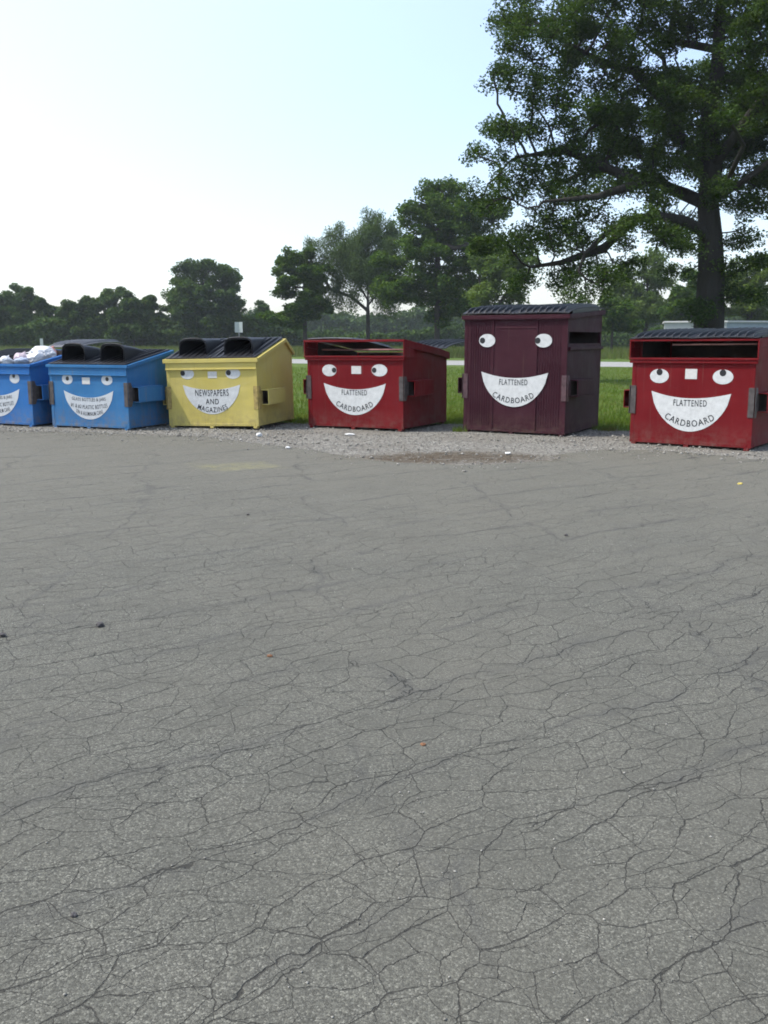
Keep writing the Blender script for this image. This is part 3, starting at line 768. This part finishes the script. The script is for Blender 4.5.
# ------------------------------------------------------------------ litter
def chip(name, px, py, r, m, label, cat, flat=.35, seed=1, zz=.008):
    x, y = gnd(px, py); bm = bmesh.new(); bmesh.ops.create_icosphere(bm, subdivisions=2, radius=r)
    for v in bm.verts:
        v.co *= 1+.45*noise.noise(v.co/r*1.3+Vector((seed*5, 0, 0))); v.co.z *= flat
    me = bpy.data.meshes.new(name); bm.to_mesh(me); bm.free()
    o = link(name, me, m); o.location = (x, y, zz+r*flat*.75); o.rotation_euler = (0, 0, seed); tag(o, label, cat); return o
PAP = simple('crumpled_paper', (.5,.5,.49), .8, .12, 20); DST = simple('dark_stone', (.06,.055,.055), .9, .3, 30); LEAFB = simple('dry_leaf', (.16,.075,.035), .8, .3, 30)
chip('paper_scrap', 259, 437, .05, PAP, 'crumpled white paper scrap on the gravel before the yellow dumpster', 'litter', .7, 1)
chip('paper_scrap', 350, 435.5, .085, PAP, 'flat white paper scrap on the gravel before the middle red dumpster', 'litter', .2, 2)
chip('paper_scrap', 288, 449, .035, PAP, 'tiny white scrap at the asphalt edge right of the crumpled scrap', 'litter', .5, 3)
chip('paper_scrap', 508, 455, .04, PAP, 'small white scrap on the brown dirt stain before the maroon dumpster', 'litter', .5, 4)
chip('stone', 100, 628, .022, DST, 'dark stone on the asphalt in the left half of the lot', 'stone', .7, 5)
chip('stone', 3, 638, .018, DST, 'dark stone on the asphalt at the very left edge of the photo', 'stone', .7, 6)
chip('stone', 74, 919, .009, DST, 'small dark pebble in the left foreground between two cracks', 'stone', .7, 7)
chip('stone', 566, 537, .014, DST, 'dark pebble on the asphalt in front of the tall maroon dumpster', 'stone', .7, 8)
chip('stone', 248, 516, .013, DST, 'dark pebble on the asphalt in front of the yellow dumpster', 'stone', .6, 9)
chip('dry_leaf', 270, 658, .014, LEAFB, 'orange brown dry leaf on the asphalt left of centre', 'leaf', .4, 10)
chip('dry_leaf', 423, 747, .010, LEAFB, 'brown dry leaf on the asphalt right of centre', 'leaf', .5, 11)
chip('dry_leaf', 740, 485, .025, simple('yellow_leaf', (.5,.4,.1), .8), 'yellow leaf on the asphalt before the right-hand red dumpster', 'leaf', .4, 12)

# ------------------------------------------------------------------ trees
def colonize(seeds, attr, step, kill, infl, maxit=240):
    """seeds: list of polylines (list of points) joined as (parent index, pts). returns nodes, parents"""
    nodes = []; par = []
    for (pj, poly) in seeds:
        prev = -1 if pj is None else min(range(len(nodes)), key=lambda i: (nodes[i]-pj).length)
        cur = Vector(poly[0])
        if pj is None: nodes.append(cur); par.append(-1); prev = 0; rest = poly[1:]
        else: cur = nodes[prev]; rest = poly
        for q in rest:
            q = Vector(q); L = (q-cur).length; n = max(1, int(L/step))
            a = cur.copy()
            for k in range(1, n+1):
                nodes.append(a+(q-a)*k/n); par.append(prev); prev = len(nodes)-1
            cur = q
    N = np.array([tuple(v) for v in nodes]); par = list(par)
    A = np.array(attr); alive = np.ones(len(A), bool)
    near = np.full(len(A), -1); nd = np.full(len(A), 1e9)
    def upd(i0):
        for s in range(i0, len(N), 400):
            blk = N[s:s+400]; D = ((A[:, None]-blk[None])**2).sum(-1); j = D.argmin(1); d = np.sqrt(D[np.arange(len(A)), j])
            b = d < nd; nd[b] = d[b]; near[b] = j[b]+s
    K = len(N)
    upd(0)
    for it in range(maxit):
        alive &= nd > kill
        act = alive & (nd < infl)
        if not act.any():
            if not alive.any(): break
            infl *= 1.5
            if infl > 60: break
            continue
        idx = near[act]; dirs = A[act]-N[idx]; dirs /= np.linalg.norm(dirs, axis=1)[:, None]
        u, inv = np.unique(idx, return_inverse=True); S = np.zeros((len(u), 3)); np.add.at(S, inv, dirs)
        S += RNG.normal(0, .12, S.shape)*np.linalg.norm(S, axis=1)[:, None]
        ln = np.linalg.norm(S, axis=1); ok = ln > 1e-6; S = S[ok]/ln[ok][:, None]; u = u[ok]
        new = N[u]+S*step
        i0 = len(N); N = np.vstack([N, new]); par += list(u)
        upd(i0)
        if len(N) > 34000: break
    return N, np.array(par), K
def build_tree(name, base, seeds, attr, step, kill, infl, r_tip, expo, leafn, leafs, lsize, bark, leaf, label, cat='tree', group=None, droop=0.0, sides=6, aspect=.55, rmax=None, flare=1.0):
    global RNG
    RNG = np.random.default_rng(int(abs(base[0])*100)+int(base[1]))
    N, par, K = colonize([q_[:2] for q_ in seeds], attr, step, kill, infl)
    n = len(N); R = np.zeros(n); nch = np.zeros(n, int)
    for i in range(1, n): nch[par[i]] += 1
    acc = np.zeros(n)
    for i in range(n-1, -1, -1):
        if nch[i] == 0: acc[i] = r_tip**expo
        R[i] = acc[i]**(1/expo)
        if par[i] >= 0: acc[par[i]] += acc[i]
    if rmax:
        k = rmax/R[0]; big = (R/R[0])**.45; R = R*(1+(k-1)*big)
    for q_ in seeds:
        if len(q_) > 2:
            P_ = [np.array(tuple(v)) for v in q_[1]]; m__ = len(P_)
            for a_ in range(m__-1):
                for f_ in np.linspace(0, 1, 12):
                    c_ = P_[a_]*(1-f_)+P_[a_+1]*f_; t_ = (a_+f_)/(m__-1)
                    j_ = np.where(((N[:K]-c_)**2).sum(1) < .25**2)[0]
                    R[j_] = q_[2]+(q_[3]-q_[2])*t_
    if len(seeds[0]) > 2:
        for i in range(K, n): R[i] = min(R[i], R[par[i]]*(.72 if par[i] < K else .97))
    hz = N[:, 2]-N[0, 2]
    R = R*(1+(flare-1)*np.exp(-hz/ (R[0]*1.5))*(np.arange(n) < 99999))
    # branch mesh: one frustum per segment with ring aligned to the segment
    idx = np.arange(1, n); p0 = N[par[idx]]; p1 = N[idx]; d = p1-p0; L = np.linalg.norm(d, axis=1); d /= L[:, None]+1e-9
    # smoother joints: ring direction at the start is the parent's direction
    pd = np.zeros((n, 3)); pd[1:] = d; pd[0] = (0, 0, 1)
    def rings(c, dirn, r):
        ref = np.where(np.abs(dirn[:, 2:3]) > .9, np.array([[1., 0, 0]]), np.array([[0, 0, 1.]]))
        a = np.cross(dirn, ref); a /= np.linalg.norm(a, axis=1)[:, None]+1e-9; b = np.cross(dirn, a)
        th = np.arange(sides)*2*math.pi/sides
        return c[:, None]+(a[:, None]*np.cos(th)[None, :, None]+b[:, None]*np.sin(th)[None, :, None])*r[:, None, None]
    r1 = R[idx]; r0 = np.minimum(R[par[idx]], r1*1.25)
    A = rings(p0-d*(r0*.3)[:, None], d, r0); B = rings(p1+d*(r1*.1)[:, None], d, r1)
    m_ = len(idx); V = np.concatenate([A, B], 1).reshape(-1, 3)
    k = np.arange(sides); q = np.stack([k, (k+1) % sides, sides+(k+1) % sides, sides+k], 1)
    Q = (q[None]+(np.arange(m_)*2*sides)[:, None, None]).reshape(-1, 4)
    root = empty(name, base); tag(root, label, cat, group)
    me = np_mesh('trunk', V, quads=Q); me.polygons.foreach_set('use_smooth', [True]*len(me.polygons))
    link('trunk', me, bark, root)
    # leaves
    tips = np.where((nch == 0) | (R < r_tip*2.3))[0]
    tips = tips[hz[tips] > .12*hz.max()]
    C = N[tips]; per = max(1, leafn//max(1, len(C)))
    bias = RNG.uniform(.35, 1.65, len(C))
    cnt = np.maximum(1, (per*bias).astype(int)); Cn = np.repeat(C, cnt, 0); M = len(Cn)
    off = RNG.normal(0, 1, (M, 3)); off /= np.linalg.norm(off, axis=1)[:, None]; off *= (RNG.random(M)**.45*leafs)[:, None]
    off[:, 2] *= .75
    if droop: off[:, 2] -= RNG.random(M)**1.3*droop
    O = Cn+off
    nr = RNG.normal(0, 1, (M, 3)); nr[:, 2] = np.abs(nr[:, 2])+.55; nr /= np.linalg.norm(nr, axis=1)[:, None]
    t1 = np.cross(nr, RNG.normal(0, 1, (M, 3))); t1 /= np.linalg.norm(t1, axis=1)[:, None]
    if droop: t1[:, 2] -= .9; t1 /= np.linalg.norm(t1, axis=1)[:, None]; 
    t2 = np.cross(nr, t1); t2 /= np.linalg.norm(t2, axis=1)[:, None]+1e-9
    s = (lsize*RNG.uniform(.65, 1.3, M))[:, None]
    fold = nr*s*.12
    V = np.stack([O-t1*s*.5, O+t2*s*aspect*.5+fold, O+t1*s*.5, O-t2*s*aspect*.5+fold], 1).reshape(-1, 3)
    me = np_mesh('crown', V, quads=np.arange(4*M).reshape(-1, 4))
    link('crown', me, leaf, root)
    return root
def blobs_px(bl, px0, Y, base_z=0.0, dens=1.0, clump=.5, per=7, flat=.8, rng=None, depth=.85):
    """bl: (cx, cy, rx, ry) measured in the photograph -> attractors in the tree's own metres, with real depth"""
    out = []; k = Y/F
    x0 = lateral(px0, Y)
    for b in bl:
        cx, cy, rx, ry = b[:4]; dyo = b[4] if len(b) > 4 else 0
        X = lateral(cx, Y)-x0; Z = height(cy, Y); rx *= k; ry *= k; rd = rx*depth
        n = max(3, int(dens*rx*ry*rd/(clump**3)*.9))
        for _ in range(n):
            v = RNG.normal(0, 1, 3); v /= np.linalg.norm(v); v *= RNG.random()**.42
            c = np.array([X+v[0]*rx, dyo+v[1]*rd, Z+v[2]*ry])
            for _ in range(per):
                out.append(c+RNG.normal(0, clump*.42, 3)*[1, 1, flat*.7])
    return out
def bark(name, col):
    m, nt, b = mat(name); t = NT(nt); c = t.coord()
    n = t.noise(t.mapping(c, (9, 9, 1.6)), 1.0, 6, .7); n2 = t.noise(c, 1.0, 3, .5)
    t.l(t.mix(n, tuple(x*.45 for x in col), tuple(x*1.4 for x in col)), b.inputs['Base Color'])
    b.inputs['Roughness'].default_value = .95; b.inputs['Specular IOR Level'].default_value = .1
    t.l(t.bump(n, 1.0, .08), b.inputs['Normal']); return m
BARK = bark('oak_bark', (.034,.031,.028)); BARK2 = bark('grey_bark', (.05,.045,.04))
OAKL = leafmat('oak_leaves', (.022,.048,.008), (.042,.076,.011), (.078,.115,.020), .30, .7, .5)
MAPL = leafmat('maple_leaves', (.019,.052,.005), (.050,.100,.008), (.12,.17,.018), .28, .7, .4)
WILL = leafmat('willow_leaves', (.048,.088,.030), (.070,.112,.038), (.10,.138,.050), .35, .6, .4)
PALE = leafmat('pale_leaves', (.055,.102,.018), (.086,.132,.025), (.12,.16,.038), .35, .6, .4)
SHRUB = leafmat('yellow_green_leaves', (.060,.112,.008), (.10,.155,.013), (.15,.19,.025), .35, .55, .5)
FARL = leafmat('treeline_leaves', (.022,.054,.010), (.050,.094,.013), (.11,.15,.024), .25, .6, .25)

# --- the big oak
Y = 34.0; PX = 708
def tp(px, py, dy=0): return (lateral(px, Y)-lateral(PX, Y), dy, height(py, Y))
oak_base = (lateral(PX, Y), Y, 0)
seeds = [(None, [(0, 0, -.1), (0, 0, 1.5), tp(708, 310), tp(707, 270), tp(704, 235), tp(700, 205), tp(703, 165), tp(699, 120, .5), tp(704, 70, .3), tp(700, 15, 0), tp(706, -60, -.3)], .60, .14)]
def limb(start, pts, *rr): seeds.append((Vector(tp(*start)), [tp(*p) for p in pts])+rr)
limb((706, 250), [(690, 231, -.4), (668, 223, -.8), (640, 220, -1.2), (612, 226, -1.5), (590, 240, -1.6), (572, 258, -1.7), (566, 275, -1.8)], .21, .05)
limb((640, 222), [(646, 236, -2), (640, 252, -2.4)], .17, .05)
limb((612, 226), [(596, 250, -.6), (560, 262, .2), (530, 266, .5)], .17, .05)
limb((702, 200), [(676, 186, 1), (650, 170, 1.6), (620, 160, 2.0), (594, 158, 2.4), (560, 175, 3)], .20, .07)
limb((650, 168), [(632, 135, 1.6), (610, 118, 1.5), (588, 110, 1.4)], .17, .05)
limb((703, 165), [(680, 140, .6), (666, 110, 1), (664, 70, 1.4), (662, 45, 1.6), (640, 20, 2)], .17, .05)
limb((662, 50), [(672, 20, 2.2), (675, -30, 2)], .17, .05)
limb((664, 80), [(630, 62, 1), (596, 58, .6), (560, 40, .3)], .17, .05)
limb((699, 120), [(735, 100, 1.5), (775, 70, 2.2), (820, 60, 3)], .17, .05)
limb((700, 205), [(735, 175, -1.5), (770, 150, -2.5), (815, 150, -3)], .13, .05)
limb((703, 165), [(712, 120, -3.5), (730, 70, -5), (750, 40, -6)], .10, .04)
limb((700, 205), [(690, 190, -3), (680, 175, -5), (650, 160, -6.5)], .09, .04)
limb((702, 190), [(720, 170, 3), (740, 140, 5.5), (760, 120, 7)], .09, .04)
limb((650, 170), [(620, 190, -1), (580, 205, -2), (530, 210, -2)], .17, .05)
limb((594, 158), [(560, 150, 0), (510, 160, -.5)], .17, .05)
blobs = [(520, 60, 45, 48), (500, 140, 40, 45), (515, 205, 48, 40), (575, 30, 60, 45), (570, 110, 60, 50), (590, 180, 60, 42), (560, 235, 60, 26), (640, -10, 70, 50), (650, 60, 60, 50),
         (650, 130, 60, 45), (640, 195, 45, 28), (720, -20, 75, 55), (730, 60, 65, 55), (745, 130, 55, 50), (790, 30, 60, 70), (800, 110, 55, 60), (765, 165, 40, 35), (700, 110, 40, 40, 2), (715, 190, 32, 26, 3), (748, 180, 26, 24, 2.5), (560, 10, 60, 50, 2),
         (608, 262, 42, 14), (566, 262, 28, 22), (640, 247, 24, 12, -2), (533, 282, 32, 16, 1), (672, 245, 20, 9, -1), (610, 236, 22, 11, -2.4), (545, 240, 30, 20, -1), (735, 240, 18, 22), (690, 218, 20, 14, 3), (585, 285, 14, 14, -2), (505, 250, 34, 18), (478, 165, 16, 26), (485, 205, 18, 14), (505, 20, 22, 28), (575, 292, 12, 22, -2),
         (720, 60, 70, 70, -5), (762, 95, 36, 50, -4), (735, 140, 30, 24, -3.5), (775, 192, 34, 16), (742, 205, 16, 12, -1), (790, 150, 40, 40), (740, 80, 70, 70, 5), (640, 110, 60, 50, 4), (684, 268, 9, 9, .5), (735, 268, 14, 10, -1), (686, 306, 7, 9, -1), (738, 296, 8, 10, -.6)]
RNG = np.random.default_rng(11)
att = blobs_px(blobs, PX, Y, dens=1.0, clump=.66, per=8)
build_tree('oak_tree', oak_base, seeds, att, .34, .38, 3.0, .011, 2.35, 265000, .45, .12, BARK, OAKL, 'huge dark spreading oak tree towering behind the right-hand red dumpster', 'tree', rmax=.60, sides=9, flare=1.18)

def std_tree(name, px, Y, top, blobs, label, leaf, leafn=30000, lsize=.22, leafs=.6, clump=.9, step=.5, trunk_to=None, rmax=.3, droop=0, group='trees on the far side of the road', dens=1.0, aspect=.6, forks=()):
    global RNG
    RNG = np.random.default_rng(int(px)+1000)
    ty = trunk_to if trunk_to is not None else top+20
    x0 = lateral(px, Y)
    def q(a, b, dy=0): return (lateral(a, Y)-x0, dy, height(b, Y))
    sd = [(None, [(0, 0, -.1), (0, 0, 1.2), q(px, (ty+YH)/2), q(px, ty)])]
    for f in forks: sd.append((Vector(q(*f[0])), [q(*p) for p in f[1]]))
    clump *= .5; step *= .75; leafs *= .85
    at_ = blobs_px(blobs, px, Y, dens=dens, clump=clump, per=5)
    return build_tree(name, (x0, Y, 0), sd, at_, step, step, step*7, .018, 2.3, leafn, leafs, lsize, BARK2, leaf, label, 'tree', group, droop=droop, rmax=rmax, sides=5, aspect=aspect, flare=1.15)
std_tree('maple_tree', 437, 80, 178, [(440, 200, 26, 22), (425, 225, 30, 22), (455, 220, 34, 24), (405, 212, 8, 9), (480, 215, 24, 22), (430, 250, 38, 16), (470, 245, 36, 20), (405, 285, 30, 16), (385, 295, 18, 14), (440, 285, 42, 18), (485, 262, 28, 22), (462, 300, 32, 14), (440, 314, 26, 8), (400, 262, 22, 10), (450, 186, 12, 8)],
    'tall dark green broadleaf tree over the gap between middle red and maroon dumpsters', MAPL, 85000, .27, .75, 1.3, .6, trunk_to=205, rmax=.24)
std_tree('willow_tree', 368, 88, 205, [(372, 225, 22, 18), (345, 235, 18, 14), (325, 240, 15, 12), (385, 245, 20, 18), (350, 255, 28, 16), (320, 262, 12, 10), (372, 270, 28, 16), (340, 275, 20, 10), (345, 290, 14, 8), (395, 225, 10, 12), (388, 290, 14, 14)],
    'feathery grey-green willow left of the tall dark tree, beyond the road', WILL, 80000, .28, .7, 1.2, .6, trunk_to=240, rmax=.19, droop=1.6, aspect=.22, forks=[((368, 300), [(350, 270, 0), (345, 240, 0)]), ((368, 310), [(352, 297), (330, 288, 1)]), ((368, 305), [(388, 280, 0), (392, 250, 0)])])
std_tree('small_tree', 305, 86, 250, [(302, 258, 18, 7), (287, 268, 16, 7), (313, 272, 18, 10), (300, 280, 22, 9), (318, 292, 14, 12), (283, 290, 12, 8), (300, 298, 20, 10), (300, 312, 24, 9), (278, 318, 16, 10), (322, 312, 12, 8)],
    'small crooked broadleaf tree left of the willow, its crown in flat tiers', MAPL, 38000, .24, .6, 1.1, .55, trunk_to=275, rmax=.2)
std_tree('leaning_tree', 494, 72, 240, [(490, 262, 22, 14), (510, 285, 22, 18), (480, 295, 18, 12), (500, 310, 20, 8), (520, 265, 18, 14)],
    'thin pale tree with slender stems just left of and behind the maroon dumpster', PALE, 24000, .26, .65, 1.1, .5, trunk_to=280, rmax=.14, forks=[((494, 315), [(480, 290), (476, 265)]), ((494, 312), [(512, 285), (518, 262)])])
std_tree('pale_tree', 645, 95, 245, [(645, 262, 20, 12), (622, 272, 16, 10), (655, 280, 18, 12), (630, 290, 26, 12), (612, 295, 12, 10), (640, 308, 34, 12), (662, 300, 14, 14), (612, 318, 22, 10)],
    'airy pale green tree seen under the oak limb, between maroon dumpster and oak trunk', PALE, 36000, .28, .75, 1.3, .6, trunk_to=270, rmax=.22, droop=.5)
std_tree('round_bush', 612, 82, 300, [(612, 312, 20, 12), (630, 322, 16, 9), (600, 322, 12, 8)],
    'low rounded dark green bush at the foot of the airy pale tree', MAPL, 14000, .26, .6, 1.1, .5, trunk_to=322, rmax=.12)
std_tree('broad_tree', 690, 88, 262, [(690, 285, 16, 18), (680, 305, 18, 16), (700, 300, 16, 18)],
    'dense dark tree directly behind the oak trunk', MAPL, 22000, .28, .7, 1.3, .6, trunk_to=290, rmax=.2)
std_tree('broad_tree', 748, 90, 250, [(745, 272, 22, 16), (765, 265, 20, 16), (735, 295, 24, 18), (765, 295, 26, 20), (795, 280, 24, 24), (750, 312, 30, 10), (725, 285, 14, 14)],
    'bright yellow-green tree right of the oak trunk, above the pale building', SHRUB, 42000, .28, .7, 1.3, .6, trunk_to=280, rmax=.25)
# --- left tree line: individual trees
TL = [(5, 120, 287, 30), (24, 124, 286, 24), (52, 121, 300, 22), (80, 118, 291, 26), (113, 118, 285, 28), (133, 115, 293, 24), (156, 122, 296, 16), (-25, 120, 284, 28), (205, 118, 259, 36), (232, 124, 284, 18), (182, 125, 277, 20), (258, 122, 303, 20)]
labs = ['dark tree nearest the left photo edge', 'dark round-topped tree second from the left photo edge', 'low tree in the dip of the left tree line', 'dense tree above the front-facing blue dumpster',
        'tallest dense tree in the crest left of the standing-clear round one', 'bushy tree on the right shoulder of the left tree line crest', 'small thin-crowned tree just left of the tall round-crowned tree', 'dark tree mostly outside the left photo edge',
        'tall round-crowned tree standing clear above the left tree line', 'lower tree on the right flank of the tall round-crowned tree', 'lower tree on the left flank of the tall round-crowned tree', 'low bushy tree behind the back-to-back sign']
for i, ((px, Yd, top, hw), lb) in enumerate(zip(TL, labs)):
    h = YH-top; bl = []
    rr = random.Random(i*3+1)
    bl = [(px, top+h*.30, hw*.62, h*.26), (px-hw*.45, top+h*.52, hw*.5, h*.24), (px+hw*.45, top+h*.5, hw*.5, h*.26), (px, top+h*.62, hw*.8, h*.25), (px-hw*.2, top+h*.85, hw*.9, h*.16), (px+hw*.3, top+h*.86, hw*.8, h*.15)]
    if i == 6: bl = [(px, top+8, 7, 7), (px, top+22, 9, 10)]
    if i == 8: bl = [(205, 272, 26, 14), (188, 280, 18, 14), (225, 282, 18, 16), (205, 295, 36, 16), (190, 312, 24, 14), (225, 310, 20, 16), (205, 325, 34, 10)]
    std_tree('tree', px, Yd, top, bl, lb, FARL, 42000 if i == 8 else 26000, .34, .8, 1.5, .8, rmax=.2, group='trees of the left tree line')
# understorey of the left tree line: bushes too merged to count
def mass(name, line, h0, h1, depth, n, leaf, size, label):
    P0 = []; 
    L = len(line)-1
    for _ in range(n):
        u = random.random()*L; i = min(int(u), L-1); f = u-i
        x = line[i][0]+(line[i+1][0]-line[i][0])*f; y = line[i][1]+(line[i+1][1]-line[i][1])*f
        dd = random.random()
        hh = h0+(h1-h0)*(.5+.9*noise.noise(Vector((x*.09, 3.1, dd*2)))+.45*noise.noise(Vector((x*.35, 7.7, dd*4))))
        z = hh*(random.random()**.6)
        P0.append((x+random.gauss(0, .3), y+dd*depth, max(.1, z)))
    O = np.array(P0); M = len(O)
    nr_ = RNG.normal(0, 1, (M, 3)); nr_[:, 2] = np.abs(nr_[:, 2])+.5; nr_ /= np.linalg.norm(nr_, axis=1)[:, None]
    t1 = np.cross(nr_, RNG.normal(0, 1, (M, 3))); t1 /= np.linalg.norm(t1, axis=1)[:, None]; t2 = np.cross(nr_, t1)
    s = (size*RNG.uniform(.6, 1.4, M))[:, None]
    V = np.stack([O-t1*s*.5, O+t2*s*.35, O+t1*s*.5, O-t2*s*.35], 1).reshape(-1, 3)
    o = link(name, np_mesh(name, V, quads=np.arange(4*M).reshape(-1, 4)), leaf); tag(o, label, name.replace('_', ' '), kind='stuff'); return o
mass('undergrowth', [(-68, 118), (-50, 116), (-30, 116), (-14, 118)], 2.0, 4.2, 5, 60000, FARL, .42, 'dark undergrowth filling the foot of the left tree line')
mass('woodland', [(-60, 215), (-30, 205), (0, 200), (30, 200), (60, 190), (110, 180)], 4.5, 8.5, 14, 110000, FARL, .75, 'distant hazy belt of woods low on the horizon')
mass('hedgerow', [(-20, 124), (-6, 126), (10, 130), (30, 128), (52, 112)], 1.0, 3.4, 4, 50000, FARL, .42, 'low bushy hedgerow beyond the field between the small tree and the oak')

# ------------------------------------------------------------------ signs
SG = simple('aluminium_sign_back', (.42,.44,.44), .45, .1, 10, metallic=.3); POST = simple('galvanised_post', (.2,.2,.2), .5)
YS = 40.0; xs = lateral(239.2, YS)
r = empty('road_sign', (xs, YS, 0)); tag(r, 'pair of small pale sign panels on one thin post behind the yellow dumpster', 'sign')
mb = MB(); mb.box(-.022, .022, -.015, .015, 0, height(322, YS)-.02); mb.build('post', POST, r)
for s in (-1, 1):
    mb = MB(); x0, x1 = (-.175, -.008) if s < 0 else (.008, .175)
    mb.box(x0, x1, -.024, -.02, height(332.5, YS), height(322, YS)); o = mb.build('sign_panel', SG, r); o.rotation_euler = (0, 0, -s*.25)
YS = 45.0; xs = lateral(41.5, YS)
r = empty('marker_post', (xs, YS, 0)); tag(r, 'narrow pale marker on a post beyond the left blue dumpster', 'sign')
mb = MB(); mb.box(-.02, .02, -.012, .012, 0, height(347, YS)); mb.build('post', POST, r)
mb = MB(); mb.box(-.075, .075, -.02, -.0145, height(347, YS), height(338.5, YS)); mb.build('sign_panel', SG, r)

# ------------------------------------------------------------------ pale building behind the oak
YB = 72.0
xl = lateral(668, YB); xc = lateral(720, YB); xr = lateral(850, YB)
r = empty('farm_building', (xl, YB+1.0, 0)); tag(r, 'long low pale metal building with white roof edge behind the oak trunk', 'building')
WALLB = simple('pale_metal_siding', (.36,.38,.39), .5, .06, 3, bump=.05); WALLG = simple('shaded_blue_grey_siding', (.20,.24,.28), .5, .06, 3, bump=.05); ROOFB = simple('white_roof_metal', (.42,.42,.42), .5, .05, 3)
wl = xc-xl; wh = height(321.5, YB); wh2 = height(320.5, YB-1.5)
mb = MB(); mb.prism([(0, 0), (wl, -2.2), (wl+10.2, 0.5), (wl+9, 7), (2, 7)], 'z', 0, wh2-.12); bw = mb.build('wall', WALLB, r)
mb = MB(); 
for k in range(46):
    f = k/46; a = Vector((0, 0)).lerp(Vector((wl, -2.2)), f); mb.box(a.x-.02, a.x+.02, a.y-.03, a.y-.002, 0, wh2-.14)
mb.build('siding_rib', WALLB, bw)
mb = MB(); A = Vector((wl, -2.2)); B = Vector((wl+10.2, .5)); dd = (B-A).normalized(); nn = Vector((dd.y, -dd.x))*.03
mb.prism([tuple(A+nn*.1), tuple(A+nn), tuple(B+nn), tuple(B+nn*.1)], 'z', .05, wh2-.15); mb.build('shaded_wall_sheet', WALLG, bw)  # long wall's shade laid on as a darker blue-grey sheet of the siding
mb = MB(); mb.prism([(-.12, -.12), (wl, -2.36), (wl+10.4, .35), (wl+9.2, 7.2), (1.9, 7.2)], 'z', wh2-.118, wh2); mb.build('roof', ROOFB, r)

# ------------------------------------------------------------------ haze
hz = MB(); hz.box(-150, 150, -8, 250, -1.0, 26)
o = hz.build('haze', None); tag(o, 'thin summer haze over the whole place', 'haze', kind='stuff')
m = bpy.data.materials.new('haze'); m.use_nodes = True; nt = m.node_tree
nt.nodes.remove(nt.nodes['Principled BSDF'])
pv = nt.nodes.new('ShaderNodeVolumePrincipled'); pv.inputs['Color'].default_value = (.86, .93, 1, 1); pv.inputs['Density'].default_value = .00035; pv.inputs['Anisotropy'].default_value = .2
nt.links.new(pv.outputs[0], nt.nodes['Material Output'].inputs['Volume']); o.data.materials.append(m)

# ------------------------------------------------------------------ light
EL = rad(56); AZ = math.atan2(-.10, -1.0)            # direction towards the sun: left, a touch behind the camera
sd = Vector((math.cos(EL)*math.cos(AZ), math.cos(EL)*math.sin(AZ), math.sin(EL)))
w = bpy.data.worlds.new('World'); scene.world = w; w.use_nodes = True; t = NT(w.node_tree); bg = w.node_tree.nodes['Background']
sky = t.n('ShaderNodeTexSky'); sky.sky_type = 'NISHITA'; sky.sun_disc = False; sky.sun_elevation = EL
sky.sun_rotation = math.atan2(sd.x, sd.y); sky.air_density = 1.1; sky.dust_density = 1.6; sky.ozone_density = 1.2; sky.altitude = 100
# thin bright summer veil in front of the blue, whiter towards the sun
tc = t.coord('Generated')
dt = t.n('ShaderNodeVectorMath', operation='DOT_PRODUCT'); t.l(tc, dt.inputs[0]); dt.inputs[1].default_value = tuple(sd)
gl = t.n('ShaderNodeMapRange', interpolation_type='SMOOTHSTEP'); t.l(dt.outputs['Value'], gl.inputs[0]); gl.inputs[1].default_value = -.08; gl.inputs[2].default_value = .52
cl_ = t.mix(gl.outputs[0], (.85, .95, 1.45), (2.3, 2.55, 2.85))
cl_ = t.mix(t.math('MULTIPLY', t.noise(t.mapping(tc, (1, 1, 2.5)), 2.0, 4, .55), .12), cl_, (2.3, 2.6, 2.8))
veil = t.mix(1.0, sky.outputs[0], cl_, 'ADD')
t.l(veil, bg.inputs[0]); bg.inputs[1].default_value = .15
L = bpy.data.lights.new('sun', 'SUN'); L.energy = 3.8; L.angle = rad(.6); L.color = (1, .95, .86)
so = bpy.data.objects.new('sun', L); COL.objects.link(so); so.rotation_euler = sd.to_track_quat('Z', 'Y').to_euler()

# ------------------------------------------------------------------ camera
cd = bpy.data.cameras.new('camera'); cam = bpy.data.objects.new('camera', cd); COL.objects.link(cam); scene.camera = cam
cam.location = (0, 0, CH); cam.rotation_euler = (rad(90)-PITCH, 0, 0)
cd.sensor_fit = 'VERTICAL'; cd.sensor_height = 24; cd.lens = 24*F/1024; cd.clip_start = .05; cd.clip_end = 5000
scene.view_settings.view_transform = 'Standard'; scene.view_settings.look = 'None'; scene.view_settings.gamma = 1; scene.view_settings.use_curve_mapping = False
scene.view_settings.exposure = 0.52
scene.render.engine = 'CYCLES'
scene.cycles.use_denoising = True; scene.cycles.use_adaptive_sampling = True; scene.cycles.adaptive_threshold = .03
scene.cycles.max_bounces = 5; scene.cycles.diffuse_bounces = 3; scene.cycles.transmission_bounces = 3; scene.cycles.volume_bounces = 0
scene.cycles.filter_width = 1.8
